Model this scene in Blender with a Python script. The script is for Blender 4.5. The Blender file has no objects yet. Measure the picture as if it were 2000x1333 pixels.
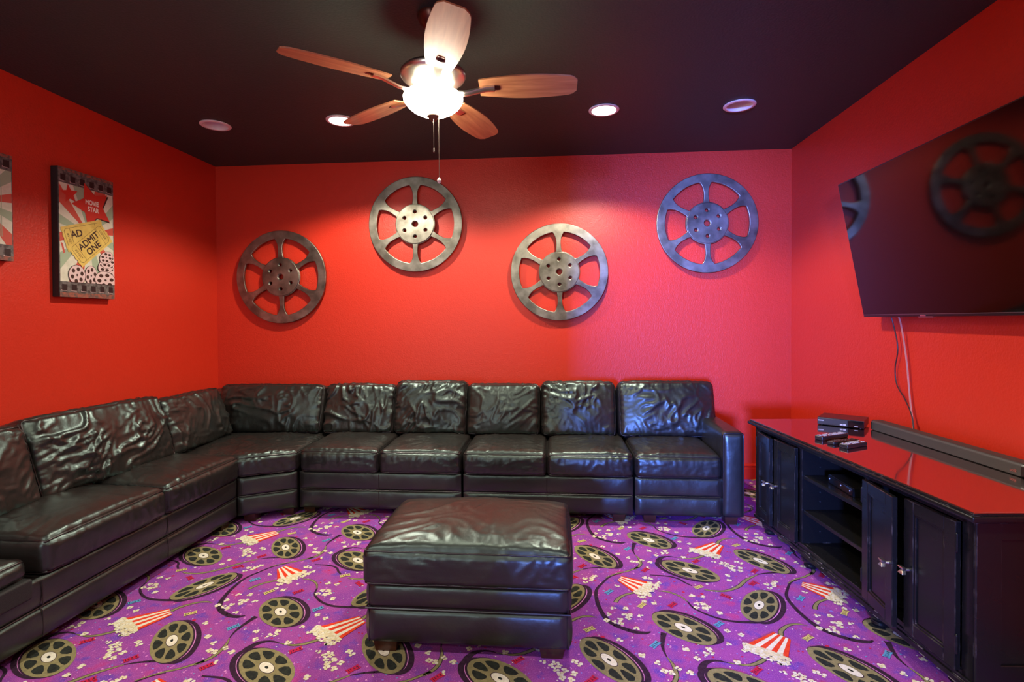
import bpy, bmesh, math, random
import numpy as np
from mathutils import Vector, Matrix

random.seed(7)
C = bpy.context.scene.collection
PI = math.pi

# ---------------------------------------------------------------- camera
F_PX, YAW, PITCH, ROLL, SY = 1013.69, -0.0807, -0.0136, -0.0056, -25.83
CX, CD, CH = 3.0372, 4.4703, 1.3347
W, H, REAR = 4.996, 2.74, -7.0
def lens_axes():
    cy, sy = math.cos(YAW), math.sin(YAW); cp, sp = math.cos(PITCH), math.sin(PITCH)
    f = Vector((sy*cp, cy*cp, sp)); r = Vector((cy, -sy, 0)); u = r.cross(f)
    cr, sr = math.cos(ROLL), math.sin(ROLL)
    return r*cr + u*sr, u*cr - r*sr, f
r_, u_, f_ = lens_axes()
cam = bpy.data.cameras.new('camera'); co = bpy.data.objects.new('camera', cam); C.objects.link(co)
co.matrix_world = Matrix(((r_.x, u_.x, -f_.x, CX), (r_.y, u_.y, -f_.y, -CD), (r_.z, u_.z, -f_.z, CH), (0, 0, 0, 1)))
cam.sensor_fit = 'HORIZONTAL'; cam.sensor_width = 36; cam.lens = F_PX*36/2000
cam.shift_x = 0; cam.shift_y = SY/2000; cam.clip_start = 0.05
bpy.context.scene.camera = co

# ---------------------------------------------------------------- world, lights, exposure
sc = bpy.context.scene
sc.view_settings.view_transform = 'Standard'; sc.view_settings.look = 'None'
sc.view_settings.gamma = 1; sc.view_settings.use_curve_mapping = False
sc.view_settings.exposure = 0.15
sc.cycles.use_denoising = True
sc.cycles.max_bounces = 8; sc.cycles.diffuse_bounces = 5; sc.cycles.glossy_bounces = 4
sc.cycles.sample_clamp_indirect = 6.0
wd = bpy.data.worlds.new('world'); sc.world = wd; wd.use_nodes = True
wd.node_tree.nodes['Background'].inputs[0].default_value = (0.75, 0.82, 1.0, 1)
wd.node_tree.nodes['Background'].inputs[1].default_value = 0.02

def light(kind, name, loc, power, color, rot=(0,0,0), **kw):
    l = bpy.data.lights.new(name, kind); l.energy = power; l.color = color
    for k, v in kw.items(): setattr(l, k, v)
    o = bpy.data.objects.new(name, l); C.objects.link(o); o.location = loc; o.rotation_euler = rot
    return o
CANS = [(0.644, -0.94), (1.564, -0.94), (3.376, -0.95), (4.256, -0.94)]          # the row above the sofa
REAR_CANS = [(0.644, -4.0), (1.564, -4.0), (3.376, -4.0), (4.256, -4.0), (1.564, -5.9), (3.376, -5.9)]
LIT = [False, True, True, False]
for k, (x, y) in enumerate(CANS):
    if LIT[k]:
        light('SPOT', 'recessed_lamp', (x, y, 2.725), 185, (1.0, 0.90, 0.74), spot_size=math.radians(142), spot_blend=0.35, shadow_soft_size=0.05)
for x, y in REAR_CANS:
    light('SPOT', 'recessed_lamp', (x, y, 2.725), 70, (1.0, 0.92, 0.80), spot_size=math.radians(150), spot_blend=0.6, shadow_soft_size=0.07)
# added behind the camera, unseen: cool fill window, blue beam shaped by a doorway
FILL_WINS = [(0.7, 1.7)]
BEAM_DOOR = (2.17, 2.72)  # gap edges set to shape the blue beam
light('AREA', 'window_daylight', (1.2, REAR-0.12, 1.5), 30, (0.85, 0.95, 1.0), rot=(PI/2, 0, 0), shape='RECTANGLE', size=1.0, size_y=1.5, spread=math.radians(160))  # unseen fill light, added to cool the left of the room
light('AREA', 'hallway_daylight', (1.0, -12.0, 1.45), 500, (0.14, 0.24, 1.0), rot=(PI/2, 0, -math.atan2(1.34, 5)), shape='RECTANGLE', size=1.0, size_y=0.9, spread=math.radians(60))  # unseen blue light, added behind the doorway to tint the right back wall

# ---------------------------------------------------------------- helpers
def srgb(r, g, b):
    f = lambda c: (c/255/12.92) if c/255 <= 0.04045 else ((c/255+0.055)/1.055)**2.4
    return (f(r), f(g), f(b), 1)
def mat(name, col, rough=0.5, metal=0.0, spec=0.5, tint=None, coat=0.0, coat_rough=0.1, ior=None, emit=None, estr=0, noise=None, bump=None, bump2=None, rvar=None):
    """noise=(scale, colour2, low, high); bump=(scale, strength, distance)"""
    m = bpy.data.materials.new(name); m.use_nodes = True; nt = m.node_tree; b = nt.nodes['Principled BSDF']
    b.inputs['Base Color'].default_value = col; b.inputs['Roughness'].default_value = rough
    b.inputs['Metallic'].default_value = metal; b.inputs['Specular IOR Level'].default_value = spec
    b.inputs['Coat Weight'].default_value = coat; b.inputs['Coat Roughness'].default_value = coat_rough
    if tint: b.inputs['Specular Tint'].default_value = tint; b.inputs['Coat Tint'].default_value = (1, 1, 1, 1)
    if ior: b.inputs['IOR'].default_value = ior
    if emit: b.inputs['Emission Color'].default_value = emit; b.inputs['Emission Strength'].default_value = estr
    tc = nt.nodes.new('ShaderNodeTexCoord')
    def ntex(scale, detail=4):
        n = nt.nodes.new('ShaderNodeTexNoise'); n.inputs['Scale'].default_value = scale; n.inputs['Detail'].default_value = detail
        nt.links.new(tc.outputs['Object'], n.inputs['Vector']); return n
    if noise:
        n = ntex(noise[0]); rp = nt.nodes.new('ShaderNodeValToRGB')
        rp.color_ramp.elements[0].position = noise[2]; rp.color_ramp.elements[1].position = noise[3]
        rp.color_ramp.elements[0].color = col; rp.color_ramp.elements[1].color = noise[1]
        nt.links.new(n.outputs['Fac'], rp.inputs['Fac']); nt.links.new(rp.outputs['Color'], b.inputs['Base Color'])
    if rvar:
        n = ntex(rvar[0]); mr = nt.nodes.new('ShaderNodeMapRange')
        mr.inputs['To Min'].default_value = rvar[1]; mr.inputs['To Max'].default_value = rvar[2]
        nt.links.new(n.outputs['Fac'], mr.inputs['Value']); nt.links.new(mr.outputs['Result'], b.inputs['Roughness'])
    last = None
    for bp in (bump, bump2):
        if bp:
            n = ntex(bp[0], 3); bn = nt.nodes.new('ShaderNodeBump'); bn.inputs['Strength'].default_value = bp[1]; bn.inputs['Distance'].default_value = bp[2]
            nt.links.new(n.outputs['Fac'], bn.inputs['Height'])
            if last: nt.links.new(last.outputs['Normal'], bn.inputs['Normal'])
            last = bn
    if last: nt.links.new(last.outputs['Normal'], b.inputs['Normal'])
    return m
def wood(name, c1, c2, rough, axis=0, scale=6, coat=0.0):
    m = mat(name, c1, rough, coat=coat); nt = m.node_tree; b = nt.nodes['Principled BSDF']
    tc = nt.nodes.new('ShaderNodeTexCoord'); mp = nt.nodes.new('ShaderNodeMapping'); s = [scale*4]*3; s[axis] = scale*0.35
    mp.inputs['Scale'].default_value = s
    n = nt.nodes.new('ShaderNodeTexNoise'); n.inputs['Scale'].default_value = 2.0; n.inputs['Detail'].default_value = 5; n.inputs['Distortion'].default_value = 0.6
    rp = nt.nodes.new('ShaderNodeValToRGB'); rp.color_ramp.elements[0].position = 0.3; rp.color_ramp.elements[1].position = 0.72
    rp.color_ramp.elements[0].color = c1; rp.color_ramp.elements[1].color = c2
    nt.links.new(tc.outputs['Object'], mp.inputs['Vector']); nt.links.new(mp.outputs['Vector'], n.inputs['Vector'])
    nt.links.new(n.outputs['Fac'], rp.inputs['Fac']); nt.links.new(rp.outputs['Color'], b.inputs['Base Color'])
    return m

def finish(name, me, mats, parent=None, smooth=True, kind=None, label=None, angle=40):
    if not isinstance(mats, (list, tuple)): mats = [mats]
    for m in mats: me.materials.append(m)
    if smooth:
        me.polygons.foreach_set('use_smooth', [True]*len(me.polygons))
        me.set_sharp_from_angle(angle=math.radians(angle))
    o = bpy.data.objects.new(name, me); C.objects.link(o)
    if parent: o.parent = parent
    if kind: o['kind'] = kind
    if label: o['label'] = label
    return o
def bm_obj(name, bm, mats, parent=None, **kw):
    me = bpy.data.meshes.new(name); bmesh.ops.recalc_face_normals(bm, faces=bm.faces); bm.to_mesh(me); bm.free()
    o = finish(name, me, mats, parent, **kw)
    if kw.get('smooth', True) and kw.get('angle', 40) <= 60:
        md = o.modifiers.new('face weighted normals', 'WEIGHTED_NORMAL'); md.keep_sharp = True; md.weight = 100
    return o
def py_obj(name, verts, faces, mats, parent=None, mi=None, **kw):
    me = bpy.data.meshes.new(name); me.from_pydata([tuple(v) for v in verts], [], faces)
    if mi is not None: me.polygons.foreach_set('material_index', mi)
    me.update()
    return finish(name, me, mats, parent, **kw)
def thing(name, label, cat, loc=(0,0,0), rotz=0, group=None):
    o = bpy.data.objects.new(name, None); C.objects.link(o); o.location = loc; o.rotation_euler = (0, 0, rotz)
    o.empty_display_size = 0.1
    o['label'] = label; o['category'] = cat
    if group: o['group'] = group
    return o
def tag(o, label, cat, group=None):
    o['label'] = label; o['category'] = cat
    if group: o['group'] = group
    return o
def box(bm, lo, hi, bev=0.0, seg=2, M=None, mi=0):
    lo, hi = Vector(lo), Vector(hi)
    r = bmesh.ops.create_cube(bm, size=1.0); vs = r['verts']
    for v in vs: v.co = Vector([(lo[i]+hi[i])/2 + v.co[i]*(hi[i]-lo[i]) for i in range(3)])
    fs = set(f for v in vs for f in v.link_faces)
    if bev > 0:
        es = list(set(e for v in vs for e in v.link_edges))
        rr = bmesh.ops.bevel(bm, geom=es, offset=bev, segments=seg, profile=0.5, affect='EDGES')
        vs = list(set(rr['verts']) | set(v for v in vs if v.is_valid)); fs = set(f for v in vs for f in v.link_faces)
    for f in fs: f.material_index = mi
    if M is not None:
        for v in vs: v.co = M @ v.co
    return vs
def lathe(bm, prof, n=48, center=(0,0), mi=0, cap0=False, cap1=False, M=None):
    rings = []
    for r, z in prof:
        rings.append([bm.verts.new((center[0]+r*math.cos(2*PI*k/n), center[1]+r*math.sin(2*PI*k/n), z)) for k in range(n)])
    for a, b in zip(rings, rings[1:]):
        for k in range(n):
            f = bm.faces.new((a[k], a[(k+1) % n], b[(k+1) % n], b[k])); f.material_index = mi
    if cap0: bm.faces.new(rings[0]).material_index = mi
    if cap1: bm.faces.new(rings[-1]).material_index = mi
    if M is not None:
        for rg in rings:
            for v in rg: v.co = M @ v.co
def tube(bm, pts, rad, n=8, closed=False, mi=0):
    pts = [Vector(p) for p in pts]; m = len(pts)
    tang = []
    for i in range(m):
        a = pts[(i-1) % m] if (closed or i > 0) else pts[i]; b = pts[(i+1) % m] if (closed or i < m-1) else pts[i]
        t = (b-a); tang.append(t.normalized() if t.length > 1e-9 else Vector((0,0,1)))
    up = Vector((0,0,1)) if abs(tang[0].z) < 0.9 else Vector((1,0,0))
    nrm = tang[0].cross(up).normalized(); rings = []
    for i in range(m):
        nrm = (nrm - tang[i]*nrm.dot(tang[i])).normalized(); bn = tang[i].cross(nrm)
        R = rad(i/(m-1)) if callable(rad) else rad
        rings.append([bm.verts.new(pts[i] + (nrm*math.cos(2*PI*k/n) + bn*math.sin(2*PI*k/n))*R) for k in range(n)])
    rg = list(zip(rings, rings[1:])) + ([(rings[-1], rings[0])] if closed else [])
    for a, b in rg:
        for k in range(n): bm.faces.new((a[k], a[(k+1) % n], b[(k+1) % n], b[k])).material_index = mi
    if not closed: bm.faces.new(rings[0]).material_index = mi; bm.faces.new(rings[-1]).material_index = mi
def spline(pts, per=8):
    pts = [np.array(p, float) for p in pts]; out = []
    P = [2*pts[0]-pts[1]] + pts + [2*pts[-1]-pts[-2]]
    for i in range(1, len(P)-2):
        for k in range(per):
            t = k/per; a, b, c, d = P[i-1], P[i], P[i+1], P[i+2]
            out.append(0.5*((2*b)+(-a+c)*t+(2*a-5*b+4*c-d)*t*t+(-a+3*b-3*c+d)*t**3))
    out.append(pts[-1]); return out
def shape2d(loops, depth=0.0, bevel=0.0, bres=2):
    """filled flat outline with holes, optionally thickened, as a mesh in the XY plane"""
    cu = bpy.data.curves.new('outline', 'CURVE'); cu.dimensions = '2D'; cu.fill_mode = 'BOTH'
    for lp in loops:
        s = cu.splines.new('POLY'); s.points.add(len(lp)-1)
        for i, p in enumerate(lp): s.points[i].co = (p[0], p[1], 0, 1)
        s.use_cyclic_u = True
    cu.extrude = depth/2; cu.bevel_depth = bevel; cu.bevel_resolution = bres
    o = bpy.data.objects.new('outline', cu); C.objects.link(o)
    dg = bpy.context.evaluated_depsgraph_get(); me = bpy.data.meshes.new_from_object(o.evaluated_get(dg))
    bpy.data.objects.remove(o); bpy.data.curves.remove(cu)
    me.materials.clear(); return me
def text2d(s, size, offset=0.0, depth=0.0, sx=1.0):
    cu = bpy.data.curves.new('lettering', 'FONT'); cu.body = s; cu.size = size; cu.align_x = 'CENTER'; cu.align_y = 'CENTER'
    cu.offset = offset; cu.extrude = depth/2; cu.resolution_u = 4
    o = bpy.data.objects.new('lettering', cu); C.objects.link(o)
    dg = bpy.context.evaluated_depsgraph_get(); me = bpy.data.meshes.new_from_object(o.evaluated_get(dg))
    bpy.data.objects.remove(o); bpy.data.curves.remove(cu); me.materials.clear()
    if sx != 1: me.transform(Matrix.Diagonal((sx, 1, 1, 1)))
    return me
def me_into(bm, me, M, mi=0):
    n0 = len(bm.faces); nv = len(bm.verts)
    bm.from_mesh(me); bm.verts.ensure_lookup_table(); bm.faces.ensure_lookup_table()
    for v in bm.verts[nv:]: v.co = M @ v.co
    for f in bm.faces[n0:]: f.material_index = mi
    bpy.data.meshes.remove(me)
circle = lambda r, n=48, c=(0,0), a0=0: [(c[0]+r*math.cos(a0+2*PI*k/n), c[1]+r*math.sin(a0+2*PI*k/n)) for k in range(n)]

# vectorised gradient noise
_rs = np.random.RandomState(3); _perm = _rs.permutation(256); _perm = np.concatenate([_perm]*3)
_gr = _rs.normal(size=(256, 3)); _gr /= np.linalg.norm(_gr, axis=1)[:, None]
def noise(P):
    P = np.asarray(P, float); I = np.floor(P).astype(int); f = P-I; I = I & 255
    u = f*f*f*(f*(f*6-15)+10); res = 0
    for dx in (0, 1):
        for dy in (0, 1):
            for dz in (0, 1):
                h = _perm[_perm[_perm[(I[:,0]+dx) & 255] + ((I[:,1]+dy) & 255)] + ((I[:,2]+dz) & 255)]
                g = _gr[h]; d = f-np.array([dx, dy, dz])
                w = (u[:,0] if dx else 1-u[:,0])*(u[:,1] if dy else 1-u[:,1])*(u[:,2] if dz else 1-u[:,2])
                res = res + w*(g*d).sum(1)
    return res*1.5
def ridge(P, k=3.0):
    return np.clip(1-np.abs(noise(P))*2.2, 0, 1)**k

# ---------------------------------------------------------------- materials
M_WALL = mat('red_wall_paint', srgb(208, 50, 27), 0.40, spec=0.55, bump=(95, 0.34, 0.0045), bump2=(28, 0.18, 0.006))
M_TRIM = mat('red_gloss_paint', srgb(206, 40, 20), 0.3)
M_CEIL = mat('black_ceiling_paint', (0.030, 0.047, 0.042, 1), 0.5, spec=0.3, tint=(0.8, 1, 0.97, 1), bump=(85, 0.5, 0.004))
M_REARWALL = mat('rear_wall_paint', srgb(175, 60, 50), 0.6)
M_LEATHER = mat('dark_brown_leather', (0.0115, 0.0095, 0.0088, 1), 0.34, spec=0.85, tint=(0.72, 1.0, 0.94, 1), coat=0.0, coat_rough=0.3,
                noise=(3.0, (0.021, 0.0145, 0.0128, 1), 0.35, 0.75), bump=(260, 0.12, 0.0012), bump2=(30, 0.22, 0.006), rvar=(9, 0.29, 0.42))
M_PIPE = mat('leather_piping', (0.010, 0.007, 0.007, 1), 0.32, spec=0.6)
M_MESH = mat('ribbed_black_fabric', (0.012, 0.012, 0.012, 1), 0.7, bump=(400, 0.6, 0.002))
M_LEG = wood('dark_red_wood', (0.030, 0.008, 0.004, 1), (0.06, 0.018, 0.008, 1), 0.35, axis=0)
M_STITCH = mat('dark_stitching', (0.02, 0.014, 0.013, 1), 0.5)

# ---------------------------------------------------------------- room shell
bm = bmesh.new(); box(bm, (-0.12, 0.0, -0.05), (W+0.12, 0.12, H+0.1)); bm_obj('wall_back', bm, M_WALL, smooth=False, kind='structure')
bm = bmesh.new(); box(bm, (-0.12, REAR-0.12, -0.05), (0, 0, H+0.1)); bm_obj('wall_left', bm, M_WALL, smooth=False, kind='structure')
bm = bmesh.new(); box(bm, (W, REAR-0.12, -0.05), (W+0.12, 0, H+0.1)); bm_obj('wall_right', bm, M_WALL, smooth=False, kind='structure')
# rear wall with openings for the added fill window and beam doorway
bm = bmesh.new(); xs = [0, FILL_WINS[0][0], FILL_WINS[0][1], BEAM_DOOR[0], BEAM_DOOR[1], W]; wz = (0.75, 2.25)
for i in range(5):
    if i == 3: box(bm, (xs[i], REAR-0.1, 2.1), (xs[i+1], REAR, H+0.1))
    elif i == 1:
        box(bm, (xs[i], REAR-0.1, -0.05), (xs[i+1], REAR, wz[0])); box(bm, (xs[i], REAR-0.1, wz[1]), (xs[i+1], REAR, H+0.1))
    else: box(bm, (xs[i], REAR-0.1, -0.05), (xs[i+1], REAR, H+0.1))
bm_obj('wall_rear', bm, M_REARWALL, smooth=False, kind='structure')
M_WHITE = mat('white_trim_paint', srgb(225, 222, 215), 0.4)
for k, (x0, x1) in enumerate(FILL_WINS):  # unseen window frame, added around the cool fill light
    bm = bmesh.new()
    for lo, hi in (((x0-0.07, REAR, wz[0]-0.07), (x0, REAR+0.02, wz[1]+0.07)), ((x1, REAR, wz[0]-0.07), (x1+0.07, REAR+0.02, wz[1]+0.07)),
                   ((x0-0.07, REAR, wz[1]), (x1+0.07, REAR+0.02, wz[1]+0.07)), ((x0-0.07, REAR, wz[0]-0.07), (x1+0.07, REAR+0.02, wz[0])),
                   ((x0, REAR-0.06, 1.48), (x1, REAR-0.03, 1.52)), ((x0-0.1, REAR-0.2, wz[0]-0.1), (x1+0.1, REAR-0.16, wz[1]+0.1))):  # last box: unseen sheet added to block beam leakage at this opening
        box(bm, lo, hi, 0.003)
    bm_obj('window_%d' % (k+1), bm, M_WHITE, smooth=False, kind='structure')
bm = bmesh.new()  # frame of the added doorway, whose gap shapes the blue beam
for lo, hi in (((BEAM_DOOR[0]-0.07, REAR, 0), (BEAM_DOOR[0], REAR+0.02, 2.17)), ((BEAM_DOOR[1], REAR, 0), (BEAM_DOOR[1]+0.07, REAR+0.02, 2.17)), ((BEAM_DOOR[0]-0.07, REAR, 2.10), (BEAM_DOOR[1]+0.07, REAR+0.02, 2.17))): box(bm, lo, hi, 0.003)
bm_obj('door_1', bm, M_WHITE, smooth=False, kind='structure')
# ceiling with round openings for the recessed lights
holes = [circle(0.082, 32, c) for c in CANS+REAR_CANS]
bmc = bmesh.new(); me_into(bmc, shape2d([[(-0.1, REAR-0.1), (W+0.1, REAR-0.1), (W+0.1, 0.1), (-0.1, 0.1)]] + holes), Matrix.Translation((0, 0, H)))
box(bmc, (-0.1, REAR-0.1, H+0.16), (W+0.1, 0.1, H+0.2))
bm_obj('ceiling', bmc, M_CEIL, smooth=False, kind='structure')
# baseboards
def baseboard(name, a, b, nrm):
    prof = [(0, 0), (0.016, 0), (0.016, 0.095), (0.012, 0.099), (0.012, 0.106), (0.018, 0.110), (0.018, 0.116), (0.010, 0.122), (0.006, 0.130), (0, 0.130)]
    vs = [(e[0]+nrm[0]*d, e[1]+nrm[1]*d, z) for e in (a, b) for d, z in prof]; n = len(prof)
    fs = [(i, (i+1) % n, n+(i+1) % n, n+i) for i in range(n)] + [tuple(range(n)), tuple(range(2*n-1, n-1, -1))]
    bm = bmesh.new(); bv = [bm.verts.new(v) for v in vs]
    for f in fs: bm.faces.new([bv[i] for i in f])
    bm_obj(name, bm, M_TRIM, smooth=False, kind='structure')
baseboard('baseboard_back', (0, 0), (W, 0), (0, -1))
baseboard('baseboard_left', (0, REAR), (0, 0), (1, 0))
baseboard('baseboard_right', (W, REAR), (W, 0), (-1, 0))

# ---------------------------------------------------------------- patterned carpet: one mesh, pattern as flat layered outlines
STRIPS=[('d',[[1.687,-2.238],[1.675,-2.276],[1.663,-2.328],[1.661,-2.363],[1.665,-2.399]],[0.032,0.026,0.018,0.012,0.006]),('o',[[1.665,-2.399],[1.679,-2.446],[1.679,-2.498],[1.666,-2.537],[1.635,-2.572]],[0.006,0.02,0.026,0.024,0.02]),('o',[[1.659,-2.548],[1.592,-2.599],[1.535,-2.627],[1.473,-2.676]],[0.02,0.018,0.014,0.008]),('d',[[1.573,-1.726],[1.514,-1.761],[1.464,-1.834],[1.428,-1.91],[1.424,-2.006],[1.436,-2.094],[1.458,-2.159],[1.495,-2.202],[1.554,-2.237],[1.605,-2.246],[1.633,-2.235]],[0.006,0.012,0.016,0.02,0.024,0.026,0.032,0.032,0.03,0.026,0.008]),('d',[[4.249,-1.644],[4.145,-1.663],[4.09,-1.682]],[0.024,0.014,0.008]),('o',[[4.09,-1.682],[4.012,-1.744],[3.947,-1.816],[3.874,-1.861],[3.808,-1.865],[3.772,-1.855]],[0.01,0.026,0.028,0.022,0.018,0.016]),('d',[[3.721,-1.822],[3.695,-1.794],[3.67,-1.757],[3.621,-1.732],[3.532,-1.725]],[0.012,0.014,0.016,0.016,0.01]),('o',[[3.424,-1.907],[3.371,-1.936],[3.337,-1.973],[3.321,-2.004]],[0.02,0.022,0.026,0.028]),('o',[[3.542,-1.884],[3.593,-1.893],[3.637,-1.928],[3.661,-1.972]],[0.01,0.018,0.016,0.01]),('d',[[3.661,-1.972],[3.675,-2.026],[3.716,-2.073],[3.766,-2.107],[3.819,-2.124],[3.893,-2.126],[3.955,-2.114],[4.019,-2.073]],[0.01,0.014,0.016,0.018,0.02,0.024,0.03,0.03]),('o',[[3.986,-2.215],[3.999,-2.184],[4.025,-2.157],[4.058,-2.134],[4.097,-2.126],[4.129,-2.134]],[0.03,0.028,0.024,0.02,0.018,0.004]),('o',[[3.86,-2.375],[3.83,-2.398],[3.797,-2.415],[3.761,-2.42],[3.706,-2.411]],[0.026,0.026,0.022,0.018,0.006]),('d',[[3.706,-2.411],[3.677,-2.403],[3.65,-2.403],[3.619,-2.417],[3.599,-2.444],[3.592,-2.468],[3.6,-2.502]],[0.006,0.012,0.016,0.03,0.036,0.036,0.03])]
BOXES=[[[3.382,-1.75],[3.355,-1.797],[3.429,-1.927],[3.517,-1.806]],[[3.962,-2.197],[4.013,-2.245],[3.948,-2.371],[3.819,-2.289]]]
KERNELS=[[2.119,-2.483],[2.132,-2.464],[2.15,-2.526],[2.167,-2.507],[2.201,-2.522],[2.157,-2.551],[2.189,-2.557],[1.38,-1.832],[1.379,-1.794],[1.41,-1.807],[1.415,-1.784],[1.433,-1.767],[1.535,-1.859],[2.112,-1.763],[1.494,-2.066],[1.54,-2.118],[1.563,-2.116],[1.551,-2.141],[1.465,-2.117],[1.489,-2.174],[1.513,-2.155],[1.512,-2.184],[1.575,-2.219],[1.55,-2.062],[1.609,-2.119],[1.879,-2.032],[1.888,-2.0],[1.915,-1.998],[1.915,-2.036],[1.933,-2.022],[1.971,-2.069],[1.934,-1.937],[1.884,-1.927],[1.752,-2.347],[1.823,-2.371],[1.845,-2.34],[1.847,-2.364],[2.008,-2.232],[1.959,-2.208],[2.146,-2.482],[2.134,-2.503],[2.206,-2.452],[1.638,-2.488],[1.663,-2.495],[1.693,-2.467],[1.731,-2.49],[1.704,-2.555],[1.622,-2.441],[1.569,-2.398],[1.491,-2.305],[1.93,-2.414],[1.782,-2.402],[2.108,-2.611],[1.715,-1.771],[1.689,-1.765],[1.453,-2.165],[2.222,-2.467],[1.69,-2.007],[2.081,-2.463]]
TICKETS={'b':[[1.489,-1.919,49,0.02],[1.634,-2.325,48,0.022],[1.939,-2.16,42,0.019]],'y':[[1.629,-2.031,51,0.026],[1.372,-2.238,35,0.02],[1.938,-1.843,29,0.027]],'r':[[1.772,-2.017,46,0.023],[2.221,-1.787,45,0.024],[1.986,-2.459,42,0.021],[1.358,-2.557,48,0.022],[1.69,-2.58,50,0.017],[2.045,-1.922,-39,0.039]]}
LA, LB = np.array([0.9057, 0.0034]), np.array([0.0142, 0.8992])
def carpet_mat(name, c1, c2, lo=0.35, hi=0.65, sc_=14):
    return mat(name, c1, 0.95, spec=0.1, noise=(sc_, c2, lo, hi), bump=(420, 0.8, 0.004))
CM = [mat('purple_carpet_pile', (0,0,0,1), 0.95, spec=0.1, bump=(420, 0.8, 0.004)),
      carpet_mat('olive_pile', srgb(152, 143, 102), srgb(134, 127, 90), sc_=60),
      carpet_mat('black_green_pile', srgb(40, 42, 42), srgb(52, 58, 50), sc_=60),
      carpet_mat('plum_black_pile', srgb(52, 30, 52), srgb(66, 44, 64), sc_=60),
      carpet_mat('white_pile', srgb(244, 240, 222), srgb(226, 222, 200), sc_=80),
      carpet_mat('cream_pile', srgb(238, 226, 190), srgb(215, 205, 160), sc_=80),
      carpet_mat('red_pile', srgb(225, 58, 34), srgb(235, 80, 48), sc_=60),
      carpet_mat('blue_pile', srgb(104, 170, 214), srgb(92, 150, 200), sc_=60),
      carpet_mat('yellow_pile', srgb(224, 208, 130), srgb(205, 190, 120), sc_=60),
      carpet_mat('crimson_pile', srgb(205, 38, 66), srgb(190, 40, 90), sc_=40),
      carpet_mat('pink_pile', srgb(228, 150, 214), srgb(212, 130, 205), sc_=60),
      carpet_mat('lilac_pile', srgb(152, 128, 222), srgb(140, 118, 215), sc_=60)]
nt = CM[0].node_tree; b_ = nt.nodes['Principled BSDF']; tc_ = nt.nodes.new('ShaderNodeTexCoord')
def _nz(scale, det, seedoff):
    mp = nt.nodes.new('ShaderNodeMapping'); mp.inputs['Location'].default_value = (seedoff, seedoff*2, 0)
    n = nt.nodes.new('ShaderNodeTexNoise'); n.inputs['Scale'].default_value = scale; n.inputs['Detail'].default_value = det
    nt.links.new(tc_.outputs['Object'], mp.inputs['Vector']); nt.links.new(mp.outputs['Vector'], n.inputs['Vector']); return n
def _mix(fac, a, b, lo, hi):
    mr = nt.nodes.new('ShaderNodeMapRange'); mr.inputs['From Min'].default_value = lo; mr.inputs['From Max'].default_value = hi
    nt.links.new(fac, mr.inputs['Value']); mx = nt.nodes.new('ShaderNodeMix'); mx.data_type = 'RGBA'
    nt.links.new(mr.outputs['Result'], mx.inputs[0])
    for s, v in ((6, a), (7, b)):
        if isinstance(v, tuple): mx.inputs[s].default_value = v
        else: nt.links.new(v, mx.inputs[s])
    return mx.outputs[2]
c = _mix(_nz(10, 3, 0).outputs['Fac'], srgb(140, 68, 162), srgb(160, 74, 160), 0.40, 0.60)
c = _mix(_nz(9, 3, 5).outputs['Fac'], c, srgb(180, 62, 136), 0.58, 0.70)
c = _mix(_nz(13, 3, 11).outputs['Fac'], c, srgb(108, 68, 176), 0.57, 0.68)
c = _mix(_nz(260, 2, 3).outputs['Fac'], c, srgb(194, 114, 194), 0.52, 0.72)
nt.links.new(c, b_.inputs['Base Color'])

cv, cf, cmi = [], [], []
def cpoly(pts, layer, mi):
    n = len(cv)
    for p in pts: cv.append((p[0], p[1], 0.00022*layer))
    cf.append(tuple(range(n, n+len(pts)))); cmi.append(mi)
def inroom(p): return -0.02 < p[0] < W+0.02 and -4.6 < p[1] < 0.02
tile = []                                              # (points, layer, material)
def tp(pts, layer, mi): tile.append((np.array(pts, float), layer, mi))
REELS = [(1.435, -2.435, 0.160, 0.0765, 125, (0.030, 0.004)), (1.778, -2.195, 0.146, 0.0850, 137, (0.026, 0.012)),
         (1.926, -2.569, 0.155, 0.0826, 143.5, (-0.030, -0.004)), (1.268, -1.993, 0.156, 0.0745, 58, (0.030, -0.010))]
for (x, y, ra, rb, ang, sh) in REELS:
    ca, sa = math.cos(math.radians(ang)), math.sin(math.radians(ang))
    E = lambda r, t, ox=0, oy=0: (x+ox+ca*ra*r*math.cos(t)-sa*rb*r*math.sin(t), y+oy+sa*ra*r*math.cos(t)+ca*rb*r*math.sin(t))
    el = lambda r, n=40, ox=0, oy=0: [E(r, 2*PI*k/n, ox, oy) for k in range(n)]
    tp(el(1.05, 40, *sh), 3, 3); tp([( (p[0]), (p[1])) for p in el(0.99, 40, sh[0]*0.42, sh[1]*0.42)], 4, 10)
    tp(el(1.035, 40, sh[0]*0.16, sh[1]*0.16), 5, 3); tp(el(1.0), 6, 1)
    for k in range(8):
        t0 = 2*PI*k/8; half = 2*PI/16
        pts = []
        for j in range(7):                              # outer arc
            tt = -half*0.72 + 2*half*0.72*j/6; rr = 0.87 - 0.05*abs(j-3)/3*(abs(j-3)/3)
            pts.append(E(rr, t0+tt))
        pts += [E(0.66, t0+half*0.80), E(0.48, t0+half*0.52), E(0.42, t0+half*0.18), E(0.42, t0-half*0.18), E(0.48, t0-half*0.52), E(0.66, t0-half*0.80)]
        tp(pts, 7, 2)
    tp(el(0.29, 24), 7, 3); tp(el(0.265, 24), 8, 4); tp(el(0.07, 10), 9, 2)
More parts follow.
